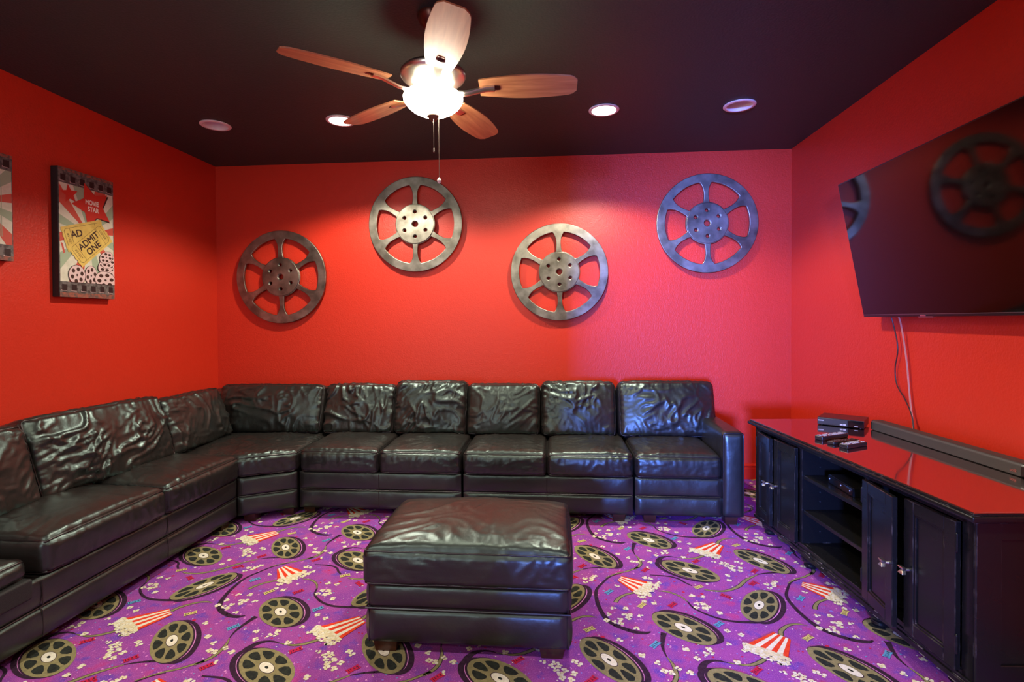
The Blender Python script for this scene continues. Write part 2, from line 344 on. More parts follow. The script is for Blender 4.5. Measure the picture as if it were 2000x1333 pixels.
def stroke(pts, ws, k=1.0):
    sp = spline(pts, 6); n = len(sp); L, R = [], []
    for i, q in enumerate(sp):
        a = sp[max(i-1, 0)]; b = sp[min(i+1, n-1)]; d = b-a; d = d/(np.hypot(*d)+1e-9)
        w = np.interp(i/(n-1)*(len(ws)-1), range(len(ws)), ws)/2*k*0.8
        L.append((q[0]-d[1]*w, q[1]+d[0]*w)); R.append((q[0]+d[1]*w, q[1]-d[0]*w))
    return [(L[i], L[i+1], R[i+1], R[i]) for i in range(n-1)]
for kind, pts, ws in STRIPS:
    for q in stroke(pts, ws): tp(q, 1, 3 if kind == 'd' else 2)
    if kind == 'o':
        for q in stroke(pts, ws, 0.68): tp(q, 2, 1)
rk = random.Random(4)
def kernel(x, y, s=0.0112, lay=8):
    a0 = rk.random()*6.28
    for k in range(rk.choice((3, 4, 4))):
        a = a0+k*1.75+rk.uniform(-.3, .3); r = s*rk.uniform(0.55, 0.8); cx, cy = x+math.cos(a)*s*0.75, y+math.sin(a)*s*0.75
        tp([(cx+r*rk.uniform(.8, 1.15)*math.cos(t), cy+r*rk.uniform(.8, 1.15)*math.sin(t)) for t in np.linspace(0, 2*PI, 7)[:-1]], lay+0.1*k, 5 if k % 2 else 4)
    tp([(x+s*0.16*math.cos(t), y+s*0.16*math.sin(t)) for t in np.linspace(0, 2*PI, 5)[:-1]], lay+0.6, 3)
for x, y in KERNELS: kernel(x, y)
for bx in BOXES:                                       # striped popcorn boxes: narrow edge, then wide edge
    n0, n1, w1, w0 = [np.array(q) for q in bx]
    for k in range(7):
        a, b = k/7, (k+1)/7
        tp([n0+(n1-n0)*a, n0+(n1-n0)*b, w0+(w1-w0)*b, w0+(w1-w0)*a], 10, 6 if k % 2 == 0 else 4)
    ax = ((w0+w1)-(n0+n1))/2; ax = ax/np.hypot(*ax); e = w1-w0
    tp([w0-ax*0.006, w0+ax*0.020+e*0.05, w0+e*0.25+ax*0.030, w0+e*0.5+ax*0.034, w0+e*0.75+ax*0.030, w1+ax*0.020-e*0.05, w1-ax*0.006, w0+e*0.5-ax*0.016], 11, 5)
    for k in range(34):
        q = w0+e*rk.uniform(-0.06, 1.06)+ax*rk.uniform(-0.012, 0.052); kernel(q[0], q[1], 0.0095, 12+0.05*k)
    for k in range(9):
        q = w0+e*rk.uniform(-0.35, 1.3)+ax*rk.uniform(0.0, 0.06); kernel(q[0], q[1], 0.0095, 8)
for col, lst in TICKETS.items():
    mi = {'b': 7, 'y': 8, 'r': 9}[col]
    for (x, y, ang, _) in lst:
        a = math.radians(ang); ca, sa = math.cos(a), math.sin(a); Q = lambda u, v: (x+ca*u-sa*v, y+sa*u+ca*v)
        l, w = 0.027, 0.0135
        tp([Q(-l, -w), Q(0, -w*0.8), Q(l, -w), Q(l*0.86, 0), Q(l, w), Q(0, w*0.8), Q(-l, w), Q(-l*0.86, 0)], 10, mi)
        dk = 2 if col != 'r' else 3
        for u in (-0.7, 0.62): tp([Q(l*u, -w*0.6), Q(l*(u+0.1), -w*0.6), Q(l*(u+0.1), w*0.6), Q(l*u, w*0.6)], 11, dk)
        for k in range(5):
            u = -0.45+0.22*k
            tp([Q(l*u, -w*0.45), Q(l*(u+0.07), -w*0.45), Q(l*(u+0.16*(-1)**k+0.05), w*0.45), Q(l*(u+0.16*(-1)**k-0.03), w*0.45)], 11, dk)
rk2 = random.Random(11)
OT = np.array([1.35, -2.62])
for k in range(460):                                   # confetti specks
    q = OT + LA*rk2.random() + LB*rk2.random(); s = rk2.choice((0.0022, 0.0028, 0.0035, 0.0035, 0.005)); mi = rk2.choice((10, 10, 10, 4, 4, 11, 9, 7))
    if s > 0.004 and mi == 4: mi = 10
    a = rk2.random()*3; tp([(q[0]+s*rk2.uniform(.7, 1.3)*math.cos(a+t), q[1]+s*rk2.uniform(.7, 1.3)*math.sin(a+t)) for t in np.linspace(0, 2*PI, 6)[:-1]], 1, mi)
for k in range(26):                                    # larger confetti
    q = OT + LA*rk2.random() + LB*rk2.random(); s = rk2.uniform(0.006, 0.010); mi = rk2.choice((9, 9, 10, 4, 11, 7, 9))
    a = rk2.random()*3; n = rk2.choice((3, 4, 4, 6)); tp([(q[0]+s*math.cos(a+t), q[1]+s*math.sin(a+t)*0.8) for t in np.linspace(0, 2*PI, n+1)[:-1]], 1.5, mi)
nx_, ny_ = 10, 10
cpoly([(-0.05, REAR-0.05), (W+0.05, REAR-0.05), (W+0.05, 0.05), (-0.05, 0.05)], 0, 0)
for i in range(-5, 6):
    for j in range(-4, 5):
        off = LA*i+LB*j
        for pts, lay, mi in tile:
            q = pts+off
            if inroom(q.mean(0)): cpoly(q, lay, mi)
py_obj('floor', cv, cf, CM, mi=cmi, smooth=False, kind='structure')

# ---------------------------------------------------------------- upholstery
class Cushion:
    """a stuffed leather box: local x in [-w/2, w/2], y from 0 (front) to d (back), z from 0 to h"""
    def __init__(s, w, d, h, r=0.035, top=0.03, front=0.02, side=0.008, bottom=0.0, wr=0.006, pk=0.004, seed=0, fold=(9, 4, 9), ang=0.0, mapping=None, sag=0.0, fk=3.0, back=0.0, wrtop=1.0):
        s.__dict__.update(w=w, d=d, h=h, r=r, top=top, front=front, side=side, bottom=bottom, wr=wr, pk=pk, seed=seed, fold=fold, ang=ang, mapping=mapping, sag=sag, fk=fk, back=back, wrtop=wrtop)
    def deform(s, P):
        P = np.asarray(P, float); w, d, h, r = s.w, s.d, s.h, s.r
        lo = np.array([-w/2+r, r, r]); hi = np.array([w/2-r, d-r, h-r])
        I = np.clip(P, lo, hi); D = P-I; L = np.linalg.norm(D, axis=1)[:, None]; N = D/np.maximum(L, 1e-9)
        Q = I+N*r
        u = np.clip(1-(2*P[:,0]/w)**2, 0, 1); v = np.clip(1-(2*(P[:,1]-d/2)/d)**2, 0, 1); t = np.clip(1-(2*(P[:,2]-h/2)/h)**2, 0, 1)
        disp = np.zeros(len(P))
        disp += np.clip(N[:,2], 0, 1)*s.top*(u**0.45)*(v**0.45)
        disp += np.clip(-N[:,1], 0, 1)*s.front*(u**0.5)*(t**0.5)
        disp += np.clip(N[:,1], 0, 1)*s.back*(u**0.5)*(t**0.5)
        disp += np.abs(N[:,0])*s.side*(v**0.5)*(t**0.5)
        disp += np.clip(-N[:,2], 0, 1)*s.bottom*u*v
        off = np.array([s.seed*3.71, s.seed*1.37, s.seed*7.13])
        ca, sa = math.cos(s.ang), math.sin(s.ang)
        X = np.stack([P[:,0], P[:,1], P[:,2]], 1)
        q = X[:,2]+X[:,1]
        wv = lambda f, o, a: np.stack([noise(X*f+off+o), noise(X*f+off+o+31), noise(X*f+off+o+57)], 1)*a
        Xr = np.stack([ca*X[:,0]-sa*q, X[:,1]-X[:,2], sa*X[:,0]+ca*q], 1)
        Xs = np.stack([ca*X[:,0]+sa*q, X[:,1]-X[:,2], -sa*X[:,0]+ca*q], 1)
        fo = np.array(s.fold)
        inner = np.clip(np.maximum.reduce([np.abs(N[:,1]), np.abs(N[:,2])]), 0, 1)
        m1 = np.clip(noise(X*4+off+11)*1.8+0.55, 0, 1); m2 = np.clip(noise(X*4+off+43)*1.8+0.45, 0, 1)
        rd = ridge((Xr+wv(3.5, 0, 0.16))*fo*np.array([2.2, 1, 0.8])+off, s.fk+0.5)*m1
        rd2 = ridge((Xs+wv(3.5, 9, 0.16))*fo*np.array([0.8, 1, 2.2])+off+5, s.fk+0.5)*m2
        rd3 = ridge((X+wv(8, 19, 0.06))*fo*3.2+off+9, 3.0)*np.clip(noise(X*6+off+77)*1.8+0.35, 0, 1)
        inner = inner*(1-(1-s.wrtop)*np.clip(N[:,2], 0, 1))
        disp += 0.85*s.wr*(np.maximum(rd, rd2)*0.95+rd3*0.28+noise(X*6+off)*0.45-0.25)*inner
        # gathers running away from the seams
        seam = lambda a, b: np.sqrt(a*a+b*b)
        ef = np.minimum.reduce([seam(P[:,1], P[:,2]-h), seam(P[:,1], P[:,2])])
        gx = ridge(np.stack([P[:,0]*26+0.6*noise(X*12+off), (P[:,1]+P[:,2])*2.5, 0*P[:,0]], 1)+off, 1.5)
        disp += s.pk*(gx-0.4)*np.exp(-ef/0.05)*np.clip(ef/0.022-0.3, 0, 1)
        es = seam(P[:,1], np.abs(P[:,0])-w/2)
        disp -= 0.0035*np.exp(-((ef-0.010)/0.007)**2)*np.clip(u*30, 0, 1)
        gz = ridge(np.stack([P[:,2]*26+0.6*noise(X*12+off+3), (P[:,1]+P[:,0])*2.5, 0*P[:,0]], 1)+off, 1.5)
        disp += s.pk*(gz-0.4)*np.exp(-es/0.05)*np.clip(es/0.008, 0, 1)*np.clip(-N[:,1], 0, 1)
        Q = Q+N*disp[:, None]
        if s.sag: Q[:,2] -= s.sag*np.clip(Q[:,2]/h, 0, 1)*(1-np.clip(2*np.abs(P[:,0])/w, 0, 1)**2)*0.5
        return s.mapping(Q) if s.mapping else Q
    def mesh(s, res=0.01):
        nx, ny, nz = [max(4, int(round(a/res))) for a in (s.w, s.d, s.h)]
        V, Fc, key = [], [], {}
        def vid(i, j, k):
            q = (i, j, k)
            if q not in key: key[q] = len(V); V.append((-s.w/2+s.w*i/nx, s.d*j/ny, s.h*k/nz))
            return key[q]
        for i in range(nx):
            for j in range(ny):
                Fc.append([vid(i,j,nz), vid(i+1,j,nz), vid(i+1,j+1,nz), vid(i,j+1,nz)]); Fc.append([vid(i,j,0), vid(i,j+1,0), vid(i+1,j+1,0), vid(i+1,j,0)])
            for k in range(nz):
                Fc.append([vid(i,0,k), vid(i+1,0,k), vid(i+1,0,k+1), vid(i,0,k+1)]); Fc.append([vid(i,ny,k), vid(i,ny,k+1), vid(i+1,ny,k+1), vid(i+1,ny,k)])
        for j in range(ny):
            for k in range(nz):
                Fc.append([vid(0,j,k), vid(0,j,k+1), vid(0,j+1,k+1), vid(0,j+1,k)]); Fc.append([vid(nx,j,k), vid(nx,j+1,k), vid(nx,j+1,k+1), vid(nx,j,k+1)])
        return s.deform(np.array(V)), Fc
    def edge_path(s, corners, step=0.02):
        pts = []
        n = len(corners)
        for a, b in zip(corners, corners[1:]):
            a, b = np.array(a, float), np.array(b, float); m = max(2, int(np.linalg.norm(b-a)/step))
            for k in range(m): pts.append(a+(b-a)*k/m)
        pts.append(np.array(corners[-1], float))
        return s.deform(np.array(pts))
def xf(M, V): return [M @ Vector(v) for v in V]
def add_cushion(name, cu, M, parent, pipes, rad=0.0052, res=0.0100, label=None, m=None):
    V, Fc = cu.mesh(res)
    o = py_obj(name, xf(M, V), Fc, m or M_LEATHER, parent, label=label, angle=180)
    bm = bmesh.new()
    for corners, closed in pipes:
        P = cu.edge_path(corners)
        if closed: P = P[:-1]
        tube(bm, xf(M, P), rad, 6, closed)
    bm_obj('piping', bm, M_PIPE, o, angle=180)
    return o
def face_loop(w, d, h, e=0.0):
    return [(-w/2, 0, 0), (w/2, 0, 0), (w/2, 0, h), (-w/2, 0, h), (-w/2, 0, 0)]
def T(x=0, y=0, z=0, rz=0, rx=0, ry=0):
    return Matrix.Translation((x, y, z)) @ Matrix.Rotation(rz, 4, 'Z') @ Matrix.Rotation(rx, 4, 'X') @ Matrix.Rotation(ry, 4, 'Y')

def puff_panel(bm, x0, x1, z0, z1, yf, yb, puff=0.016, seed=0, nseg=None, wr=0.0025):
    """softly padded front band of a sofa base, front face at y = yf (front is -y)"""
    w = x1-x0; nx = max(6, int(w/0.02)); nz = 14
    P = np.array([(x0+w*i/nx, 0, z0+(z1-z0)*k/nz) for k in range(nz+1) for i in range(nx+1)])
    u = np.clip(1-(2*(P[:,0]-(x0+x1)/2)/w)**2, 0, 1); t = np.clip(1-(2*(P[:,2]-(z0+z1)/2)/(z1-z0))**2, 0, 1)
    # roll the upper edge more than the lower one
    nzv = noise(np.stack([P[:,0]*14, P[:,2]*9, 0*P[:,0]+seed], 1))
    y = yf+0.010 - puff*(np.clip(t, 0, 1)**0.35)*(np.clip(u*8, 0, 1)**0.5) - wr*nzv*np.clip(t*2, 0, 1)
    V = [bm.verts.new((P[i,0], y[i], P[i,2])) for i in range(len(P))]
    for k in range(nz):
        for i in range(nx): bm.faces.new((V[k*(nx+1)+i], V[k*(nx+1)+i+1], V[(k+1)*(nx+1)+i+1], V[(k+1)*(nx+1)+i]))

def wood_leg(parent, x, y, s=0.085, h=0.055):
    bm = bmesh.new(); vs = box(bm, (x-s/2, y-s/2, 0), (x+s/2, y+s/2, h), 0.003)
    for v in vs:
        k = 1-0.16*(1-v.co.z/h); v.co.x = x+(v.co.x-x)*k; v.co.y = y+(v.co.y-y)*k
    bm_obj('leg', bm, M_LEG, parent, label='dark reddish wooden block leg')

def sofa_section(label, loc, rz, x0, x1, Fd, seats, backs, arm=None, stitches=(), legs=(), gap0=0.006, gap1=0.006, seat_specs={}, back_frame_top=0.79, group='sections of the leather corner sofa', name='sofa_section'):
    """local frame: x along the wall, wall at y=0, front at y=-Fd; loc is added by the root"""
    t = thing(name, label, 'sofa section', loc, rz, group)
    bx1 = x1-(arm or 0)
    a0, a1 = x0+gap0, bx1-(gap1 if not arm else 0)
    bm = bmesh.new()
    box(bm, (a0, -Fd+0.012, 0.05), (a1, -0.10, 0.298), 0.008)
    puff_panel(bm, a0, a1, 0.052, 0.178, -Fd, 0, 0.018, seed=x0)
    puff_panel(bm, a0, a1, 0.182, 0.302, -Fd, 0, 0.015, seed=x0+5)
    base = bm_obj('base', bm, M_LEATHER, t, angle=60)
    bm = bmesh.new()
    for z in (0.180,):
        tube(bm, [(a0+0.01, -Fd+0.004, z), (a1-0.01, -Fd+0.004, z)], 0.004, 6)
    bm_obj('piping', bm, M_PIPE, base)
    if stitches:
        for sx in stitches:
            bm = bmesh.new()
            tube(bm, [(sx, -Fd-(0.0075 if abs(z-0.18) > 0.01 else -0.004), z) for z in (0.062, 0.08, 0.10, 0.13, 0.168, 0.180, 0.193, 0.22, 0.25, 0.292)], 0.0022, 5)
            bm_obj('seam', bm, M_STITCH, base)
    # back frame behind the cushions
    bm = bmesh.new(); box(bm, (a0, -0.26, 0.29), (a1, -0.085, back_frame_top), 0.03, 3); bm_obj('back_frame', bm, M_LEATHER, t)
    for k, (s0, s1) in enumerate(seats):
        sp = dict(top=0.035, front=0.020, wr=0.0075, pk=0.006, seed=k+x0*3+rz, fold=(7, 3, 10), zb=0.300, h=0.150, fr=0.012, extra=0.0)
        sp.update(seat_specs.get(k, {}))
        zb, h, fr = sp.pop('zb'), sp.pop('h'), sp.pop('fr'); extra = sp.pop('extra')
        w = s1-s0-0.006; d = Fd+fr-0.30
        cu = Cushion(w, d, h, r=0.030, **sp)
        o = add_cushion('seat_cushion', cu, T((s0+s1)/2, -Fd-fr, zb), t,
                    [([(-w/2, d, h), (-w/2, 0, h), (w/2, 0, h), (w/2, d, h)], False), ([(-w/2, d*0.3, 0), (-w/2, 0, 0), (w/2, 0, 0), (w/2, d*0.3, 0)], False)])
    for k, bk in enumerate(backs):
        b0, b1, top = bk[:3]; sp = dict(bk[3]) if len(bk) > 3 else {}
        w = b1-b0-0.004; hh = top-0.455; lean = sp.pop('lean', 0.26); tw = sp.pop('twist', 0.0); th = sp.pop('th', 0.19); yy = sp.pop('y', 0.0)
        q = dict(r=0.035, top=0.012, front=0.045, side=0.010, back=0.03, wr=0.017, pk=0.007, seed=k*5+x0*7+3+rz, fold=(6, 5, 6), fk=2.5, wrtop=0.3); q.update(sp)
        cu = Cushion(w, th, hh, **q)
        M = T((b0+b1)/2, -0.585-yy, 0.470, rz=tw) @ Matrix.Rotation(-lean, 4, 'X')
        add_cushion('back_cushion', cu, M, t, [(face_loop(w, th, hh), True), ([(-w/2, th, 0), (w/2, th, 0), (w/2, th, hh), (-w/2, th, hh), (-w/2, th, 0)], True)])
    if arm:
        cu = Cushion(arm-0.004, Fd-0.10, 0.555, r=0.022, top=0.010, front=0.014, side=0.006, wr=0.002, pk=0.0015, seed=4, fold=(4, 4, 4))
        w = arm-0.004; d = Fd-0.10; h = 0.555
        add_cushion('armrest', cu, T(bx1+arm/2, -Fd-0.012, 0.052), t, [([(-w/2, 0, 0), (-w/2, 0, h), (w/2, 0, h), (w/2, 0, 0)], False)], res=0.016)
    for lx, ly in legs: wood_leg(t, lx, ly)
    return t

SOFA_Y = 0.0
# run along the back wall
xr = 0.0
def run_section(label, wx0, wx1, **kw):
    mid = (wx0+wx1)/2
    for key in ('seats', 'backs'):
        kw[key] = [tuple([a[0]-mid, a[1]-mid] + list(a[2:])) for a in kw[key]]
    kw['stitches'] = [s-mid for s in kw.get('stitches', ())]; kw['legs'] = [(a-mid, b) for a, b in kw.get('legs', ())]
    return sofa_section(label, (mid, 0, 0), 0, wx0-mid, wx1-mid, 1.031, **kw)
run_section('black leather two-seat sofa section beside the angled corner piece, heavily creased back cushions', 1.272, 2.414,
            seats=[(1.285, 1.843), (1.843, 2.412)], backs=[(1.235, 1.795, 0.845, dict(wr=0.030, seed=21, lean=0.30, fold=(5, 5, 5))), (1.80, 2.365, 0.868, dict(wr=0.026, seed=33, fold=(5, 5, 7), ang=0.5))],
            stitches=[1.843], legs=[(1.33, -0.95), (2.35, -0.95), (1.33, -0.18), (2.35, -0.18)])
run_section('black leather two-seat sofa section in the middle of the back wall, behind the ottoman', 2.418, 3.555,
            seats=[(2.420, 2.985), (2.985, 3.553)], backs=[(2.372, 2.925, 0.848, dict(wr=0.012, seed=5, front=0.06)), (2.940, 3.498, 0.868, dict(wr=0.022, seed=8, ang=-0.6))],
            stitches=[2.985], legs=[(2.49, -0.95), (3.46, -0.975), (2.49, -0.18), (3.46, -0.18)])
run_section('black leather one-seat sofa section with the right armrest, nearest the media console', 3.559, 4.255,
            seats=[(3.562, 4.114)], backs=[(3.520, 4.225, 0.872, dict(wr=0.016, seed=14, front=0.055))],
            arm=0.14, legs=[(3.66, -0.975), (4.18, -0.975), (3.66, -0.18), (4.18, -0.18)])
# run along the left wall: local x = world y
def left_mid(a, b): return (a+b)/2
m_ = -2.22
cv_ = lambda lst: [tuple([a[0]-m_, a[1]-m_] + list(a[2:])) for a in lst]
left_ = sofa_section('long black leather sofa section along the left wall, under the ticket pictures', (0, m_, 0), PI/2, -3.22-m_, -1.215-m_, 0.955,
             seats=cv_([(-3.20, -2.575), (-2.530, -1.862), (-1.862, -1.222)]),
             backs=cv_([(-2.98, -2.17, 0.85, dict(seed=40, wr=0.014)), (-2.165, -1.295, 0.872, dict(seed=41, wr=0.030, lean=0.30, front=0.05, twist=-0.03, fold=(5, 5, 7), ang=0.4))]),
             stitches=[-2.538-m_, -1.850-m_], legs=[(-1.30-m_, -0.88), (-3.1-m_, -0.88), (-1.30-m_, -0.15), (-3.1-m_, -0.15)],
             seat_specs={0: dict(zb=0.315, h=0.085, fr=-0.012, top=0.018, seed=60), 1: dict(seed=61, top=0.045), 2: dict(seed=62, top=0.045)})

bm = bmesh.new(); box(bm, (-3.19-m_, -0.955-0.020, 0.242), (-2.585-m_, -0.60, 0.324), 0.010, 3)
bm_obj('ribbed_panel', bm, M_MESH, left_, label='ribbed black fabric panel below the seat cushion')
# the corner wedge between the two runs
wt = thing('sofa_section', 'angled corner wedge of the black leather sofa, joining the two runs', 'sofa section', (0.62, -0.62, 0), 0, 'sections of the leather corner sofa')
A_, B_, C_, D_, E_ = (0.36, -1.212), (0.965, -1.218), (1.268, -1.035), (1.268, -0.36), (0.36, -0.36)
def poly_prism(bm, pts, z0, z1):
    lo = [bm.verts.new((p[0], p[1], z0)) for p in pts]; hi = [bm.verts.new((p[0], p[1], z1)) for p in pts]; n = len(pts)
    bm.faces.new(lo[::-1]); bm.faces.new(hi)
    for i in range(n): bm.faces.new((lo[i], lo[(i+1) % n], hi[(i+1) % n], hi[i]))
L_ = lambda p: (p[0]-0.62, p[1]+0.62)
bm = bmesh.new()
poly_prism(bm, [L_(p) for p in ((0.10, -1.205), (0.97, -1.205), (1.258, -1.025), (1.262, -0.10), (0.10, -0.10))], 0.05, 0.298)
bp, cp_ = np.array((0.957, -1.228)), np.array((1.272, -1.046)); dv = cp_-bp; ln = float(np.hypot(*dv)); an = math.atan2(dv[1], dv[0])
bm2 = bmesh.new(); puff_panel(bm2, 0, ln, 0.052, 0.178, 0.004, 0, 0.018, seed=9); puff_panel(bm2, 0, ln, 0.182, 0.302, 0.004, 0, 0.015, seed=19)
me_ = bpy.data.meshes.new('tmp'); bm2.to_mesh(me_); bm2.free()
Mw = Matrix.Translation((bp[0]-0.62, bp[1]+0.62, 0)) @ Matrix.Rotation(an, 4, 'Z')
me_into(bm, me_, Mw); wb = bm_obj('base', bm, M_LEATHER, wt, angle=60)
bm = bmesh.new(); tube(bm, [Mw @ Vector((0.006, 0.008, 0.18)), Mw @ Vector((ln-0.006, 0.008, 0.18))], 0.004, 6); bm_obj('piping', bm, M_PIPE, wb)
bm = bmesh.new(); box(bm, (0.10-0.62, -0.26+0.62, 0.29), (1.26-0.62, -0.085+0.62, 0.76), 0.03, 3); box(bm, (0.09-0.62, -1.20+0.62, 0.29), (0.26-0.62, -0.27+0.62, 0.76), 0.03, 3)
bm_obj('back_frame', bm, M_LEATHER, wt)
ww, wd_, wh = 0.95, 0.84, 0.135
def wedge_map(Q):
    a = np.clip((Q[:,0]+ww/2)/ww, -0.05, 1.05); b = 1-np.clip(Q[:,1]/wd_, -0.08, 1.05)     # a: left to right, b: 0 back, 1 front
    s1 = 0.63
    Af, Bf, Cf, Df, Ef = [np.array(L_(p)) for p in (A_, B_, C_, D_, E_)]
    back = Ef+(Df-Ef)*a[:, None]
    k = np.clip(a/s1, -0.1, 1)[:, None]; j = np.clip((a-s1)/(1-s1), 0, 1.2)[:, None]
    front = Af+(Bf-Af)*k+(Cf-Bf)*j
    xy = back+(front-back)*b[:, None]
    return np.stack([xy[:,0], xy[:,1], Q[:,2]], 1)
cu = Cushion(ww, wd_, wh, r=0.03, top=0.035, front=0.015, wr=0.012, pk=0.008, seed=77, fold=(8, 4, 9), mapping=wedge_map)
add_cushion('seat_cushion', cu, T(0, 0, 0.305), wt, [([(-ww/2, 0, wh), (ww/2, 0, wh), (ww/2, wd_, wh)], False), ([(0.1, 0, 0), (ww/2, 0, 0)], False)])
def wedge_back(w, top, M, seed, **k):
    hh = top-0.455; q = dict(r=0.035, top=0.012, front=0.05, side=0.010, back=0.03, wr=0.016, pk=0.007, seed=seed, fold=(5, 4, 6), fk=2.5, wrtop=0.3); q.update(k)
    cu = Cushion(w, 0.19, hh, **q)
    add_cushion('back_cushion', cu, M, wt, [(face_loop(w, 0.19, hh), True), ([(-w/2, 0.19, 0), (w/2, 0.19, 0), (w/2, 0.19, hh), (-w/2, 0.19, hh), (-w/2, 0.19, 0)], True)])
wedge_back(0.86, 0.842, T(0.785-0.62, -0.585+0.62, 0.465) @ Matrix.Rotation(-0.28, 4, 'X') @ Matrix.Rotation(0.0, 4, 'Y'), 71, ang=0.2)
wedge_back(0.66, 0.842, T(0.560-0.62, -0.955+0.62, 0.465, rz=PI/2+0.05) @ Matrix.Rotation(-0.30, 4, 'X'), 72, wr=0.024)
for lx, ly in ((1.0, -1.13), (1.20, -1.0), (0.2, -0.2)): wood_leg(wt, lx-0.62, ly+0.62)

# ---------------------------------------------------------------- ottoman
ot = thing('ottoman', 'square black leather ottoman with piped cushion top on the purple carpet', 'ottoman', (2.688, -2.18, 0))
ow, od = 0.815, 0.56
bm = bmesh.new(); box(bm, (-ow/2+0.012, -od/2+0.012, 0.045), (ow/2-0.012, od/2-0.012, 0.285), 0.02, 3)
for rz in range(4):
    wx = ow/2 if rz % 2 == 0 else od/2; wy = od/2 if rz % 2 == 0 else ow/2
    b2 = bmesh.new(); puff_panel(b2, -wx+0.004, wx-0.004, 0.047, 0.186, -wy+0.002, 0, 0.02, seed=rz); puff_panel(b2, -wx+0.004, wx-0.004, 0.190, 0.285, -wy+0.002, 0, 0.018, seed=rz+7)
    me_ = bpy.data.meshes.new('t'); b2.to_mesh(me_); b2.free(); me_into(bm, me_, Matrix.Rotation(rz*PI/2, 4, 'Z'))
ob = bm_obj('base', bm, M_LEATHER, ot, angle=60)
bm = bmesh.new()
for z in (0.188,):
    tube(bm, [(-ow/2, -od/2, z), (ow/2, -od/2, z), (ow/2, od/2, z), (-ow/2, od/2, z)], 0.0045, 6, True)
bm_obj('piping', bm, M_PIPE, ob)
cw, cdp, chh = 0.83, 0.585, 0.142
cu = Cushion(cw, cdp, chh, r=0.022, top=0.058, front=0.010, side=0.010, wr=0.007, pk=0.004, seed=90, fold=(5, 3, 8), back=0.01)
add_cushion('cushion', cu, T(0, -cdp/2, 0.284), ot, [([(-cw/2, 0, chh), (cw/2, 0, chh), (cw/2, cdp, chh), (-cw/2, cdp, chh), (-cw/2, 0, chh)], True), ([(-cw/2, 0, 0), (cw/2, 0, 0), (cw/2, cdp, 0), (-cw/2, cdp, 0), (-cw/2, 0, 0)], True)], rad=0.0045, res=0.011)
for sx in (-1, 1):
    for sy in (-1, 1): wood_leg(ot, sx*0.335, sy*0.215, 0.10, 0.05)

# ---------------------------------------------------------------- wall reels
M_REEL = mat('weathered_reel_metal', (0.15, 0.14, 0.11, 1), 0.40, metal=1.0, noise=(9, (0.38, 0.365, 0.30, 1), 0.35, 0.7), bump=(60, 0.15, 0.002))
M_REEL_DARK = mat('darkened_reel_metal', (0.022, 0.019, 0.015, 1), 0.5, metal=0.4, noise=(9, (0.05, 0.040, 0.030, 1), 0.35, 0.7), bump=(60, 0.15, 0.002))
RR = 0.4118
def reel_loops(R):
    loops = [circle(R, 96)]
    for k in range(6):
        c0 = PI/2+(k+0.5)*PI/3
        pts = []
        a_in, a_out = math.radians(22.5), math.radians(22.0)     # half widths at hub and rim
        for j in range(13):                                        # rim side arc
            t = c0-a_out+2*a_out*j/12; pts.append((R*0.845*math.cos(t), R*0.845*math.sin(t)))
        for j in range(1, 8):                                      # bowed flank towards the hub
            s = j/8; rr = R*(0.845+(0.42-0.845)*s); tt = c0+a_out+(a_in-a_out)*s+math.radians(4.2)*math.sin(PI*s)**0.8; pts.append((rr*math.cos(tt), rr*math.sin(tt)))
        for j in range(9):
            t = c0+a_in-2*a_in*j/8; pts.append((R*0.42*math.cos(t), R*0.42*math.sin(t)))
        for j in range(1, 8):
            s = 1-j/8; rr = R*(0.845+(0.42-0.845)*s); tt = c0-a_out-(a_in-a_out)*s-math.radians(4.2)*math.sin(PI*s)**0.8; pts.append((rr*math.cos(tt), rr*math.sin(tt)))
        loops.append(pts)
    for k in range(6): loops.append(circle(R*0.040, 16, (R*0.26*math.cos(PI/2+k*PI/3), R*0.26*math.sin(PI/2+k*PI/3))))
    loops.append(circle(R*0.068, 20)); return loops
for (x, z, m, lab, rot) in ((0.628, 1.734, M_REEL, 'darkest film reel, far left and lowest of the four on the red wall', 0.02),
                       (1.843, 2.176, M_REEL, 'silvery film reel on the red wall behind the fan pull chain', 0.0),
                       (3.084, 1.746, M_REEL, 'silvery film reel hanging lowest right of the fan, above the middle sofa cushions', 0.02),
                       (4.305, 2.134, M_REEL, 'film reel high on the right end of the back wall, in magenta light', 0.03)):
    t = thing('film_reel', lab, 'wall decoration', (x, -0.012, z), 0, 'large film reels on the back wall')
    b2 = bmesh.new(); me_into(b2, shape2d(reel_loops(RR-0.004), 0.014, 0.004, 3), Matrix(((1,0,0,0),(0,0,-1,-0.026),(0,1,0,0),(0,0,0,1))) @ Matrix.Rotation(rot, 4, 'Z'))
    # raised round hub plate
    hub = [circle(RR*0.40, 64)] + [circle(RR*0.046, 16, (RR*0.26*math.cos(PI/2+k*PI/3), RR*0.26*math.sin(PI/2+k*PI/3))) for k in range(6)] + [circle(RR*0.075, 20)]
    bm_obj('wheel', b2, m, t, angle=50)
    b3 = bmesh.new(); me_into(b3, shape2d(hub, 0.003, 0.003, 2), Matrix(((1,0,0,0),(0,0,-1,-0.040),(0,1,0,0),(0,0,0,1))) @ Matrix.Rotation(rot, 4, 'Z'))
    bm_obj('hub', b3, m, t, angle=50)
    for k in range(3):
        b4 = bmesh.new(); a = PI/2+k*2*PI/3; box(b4, (RR*0.9*math.cos(a)-0.01, -0.018, RR*0.9*math.sin(a)-0.01), (RR*0.9*math.cos(a)+0.01, 0.011, RR*0.9*math.sin(a)+0.01))
        bm_obj('wall_spacer', b4, M_REEL_DARK, t)

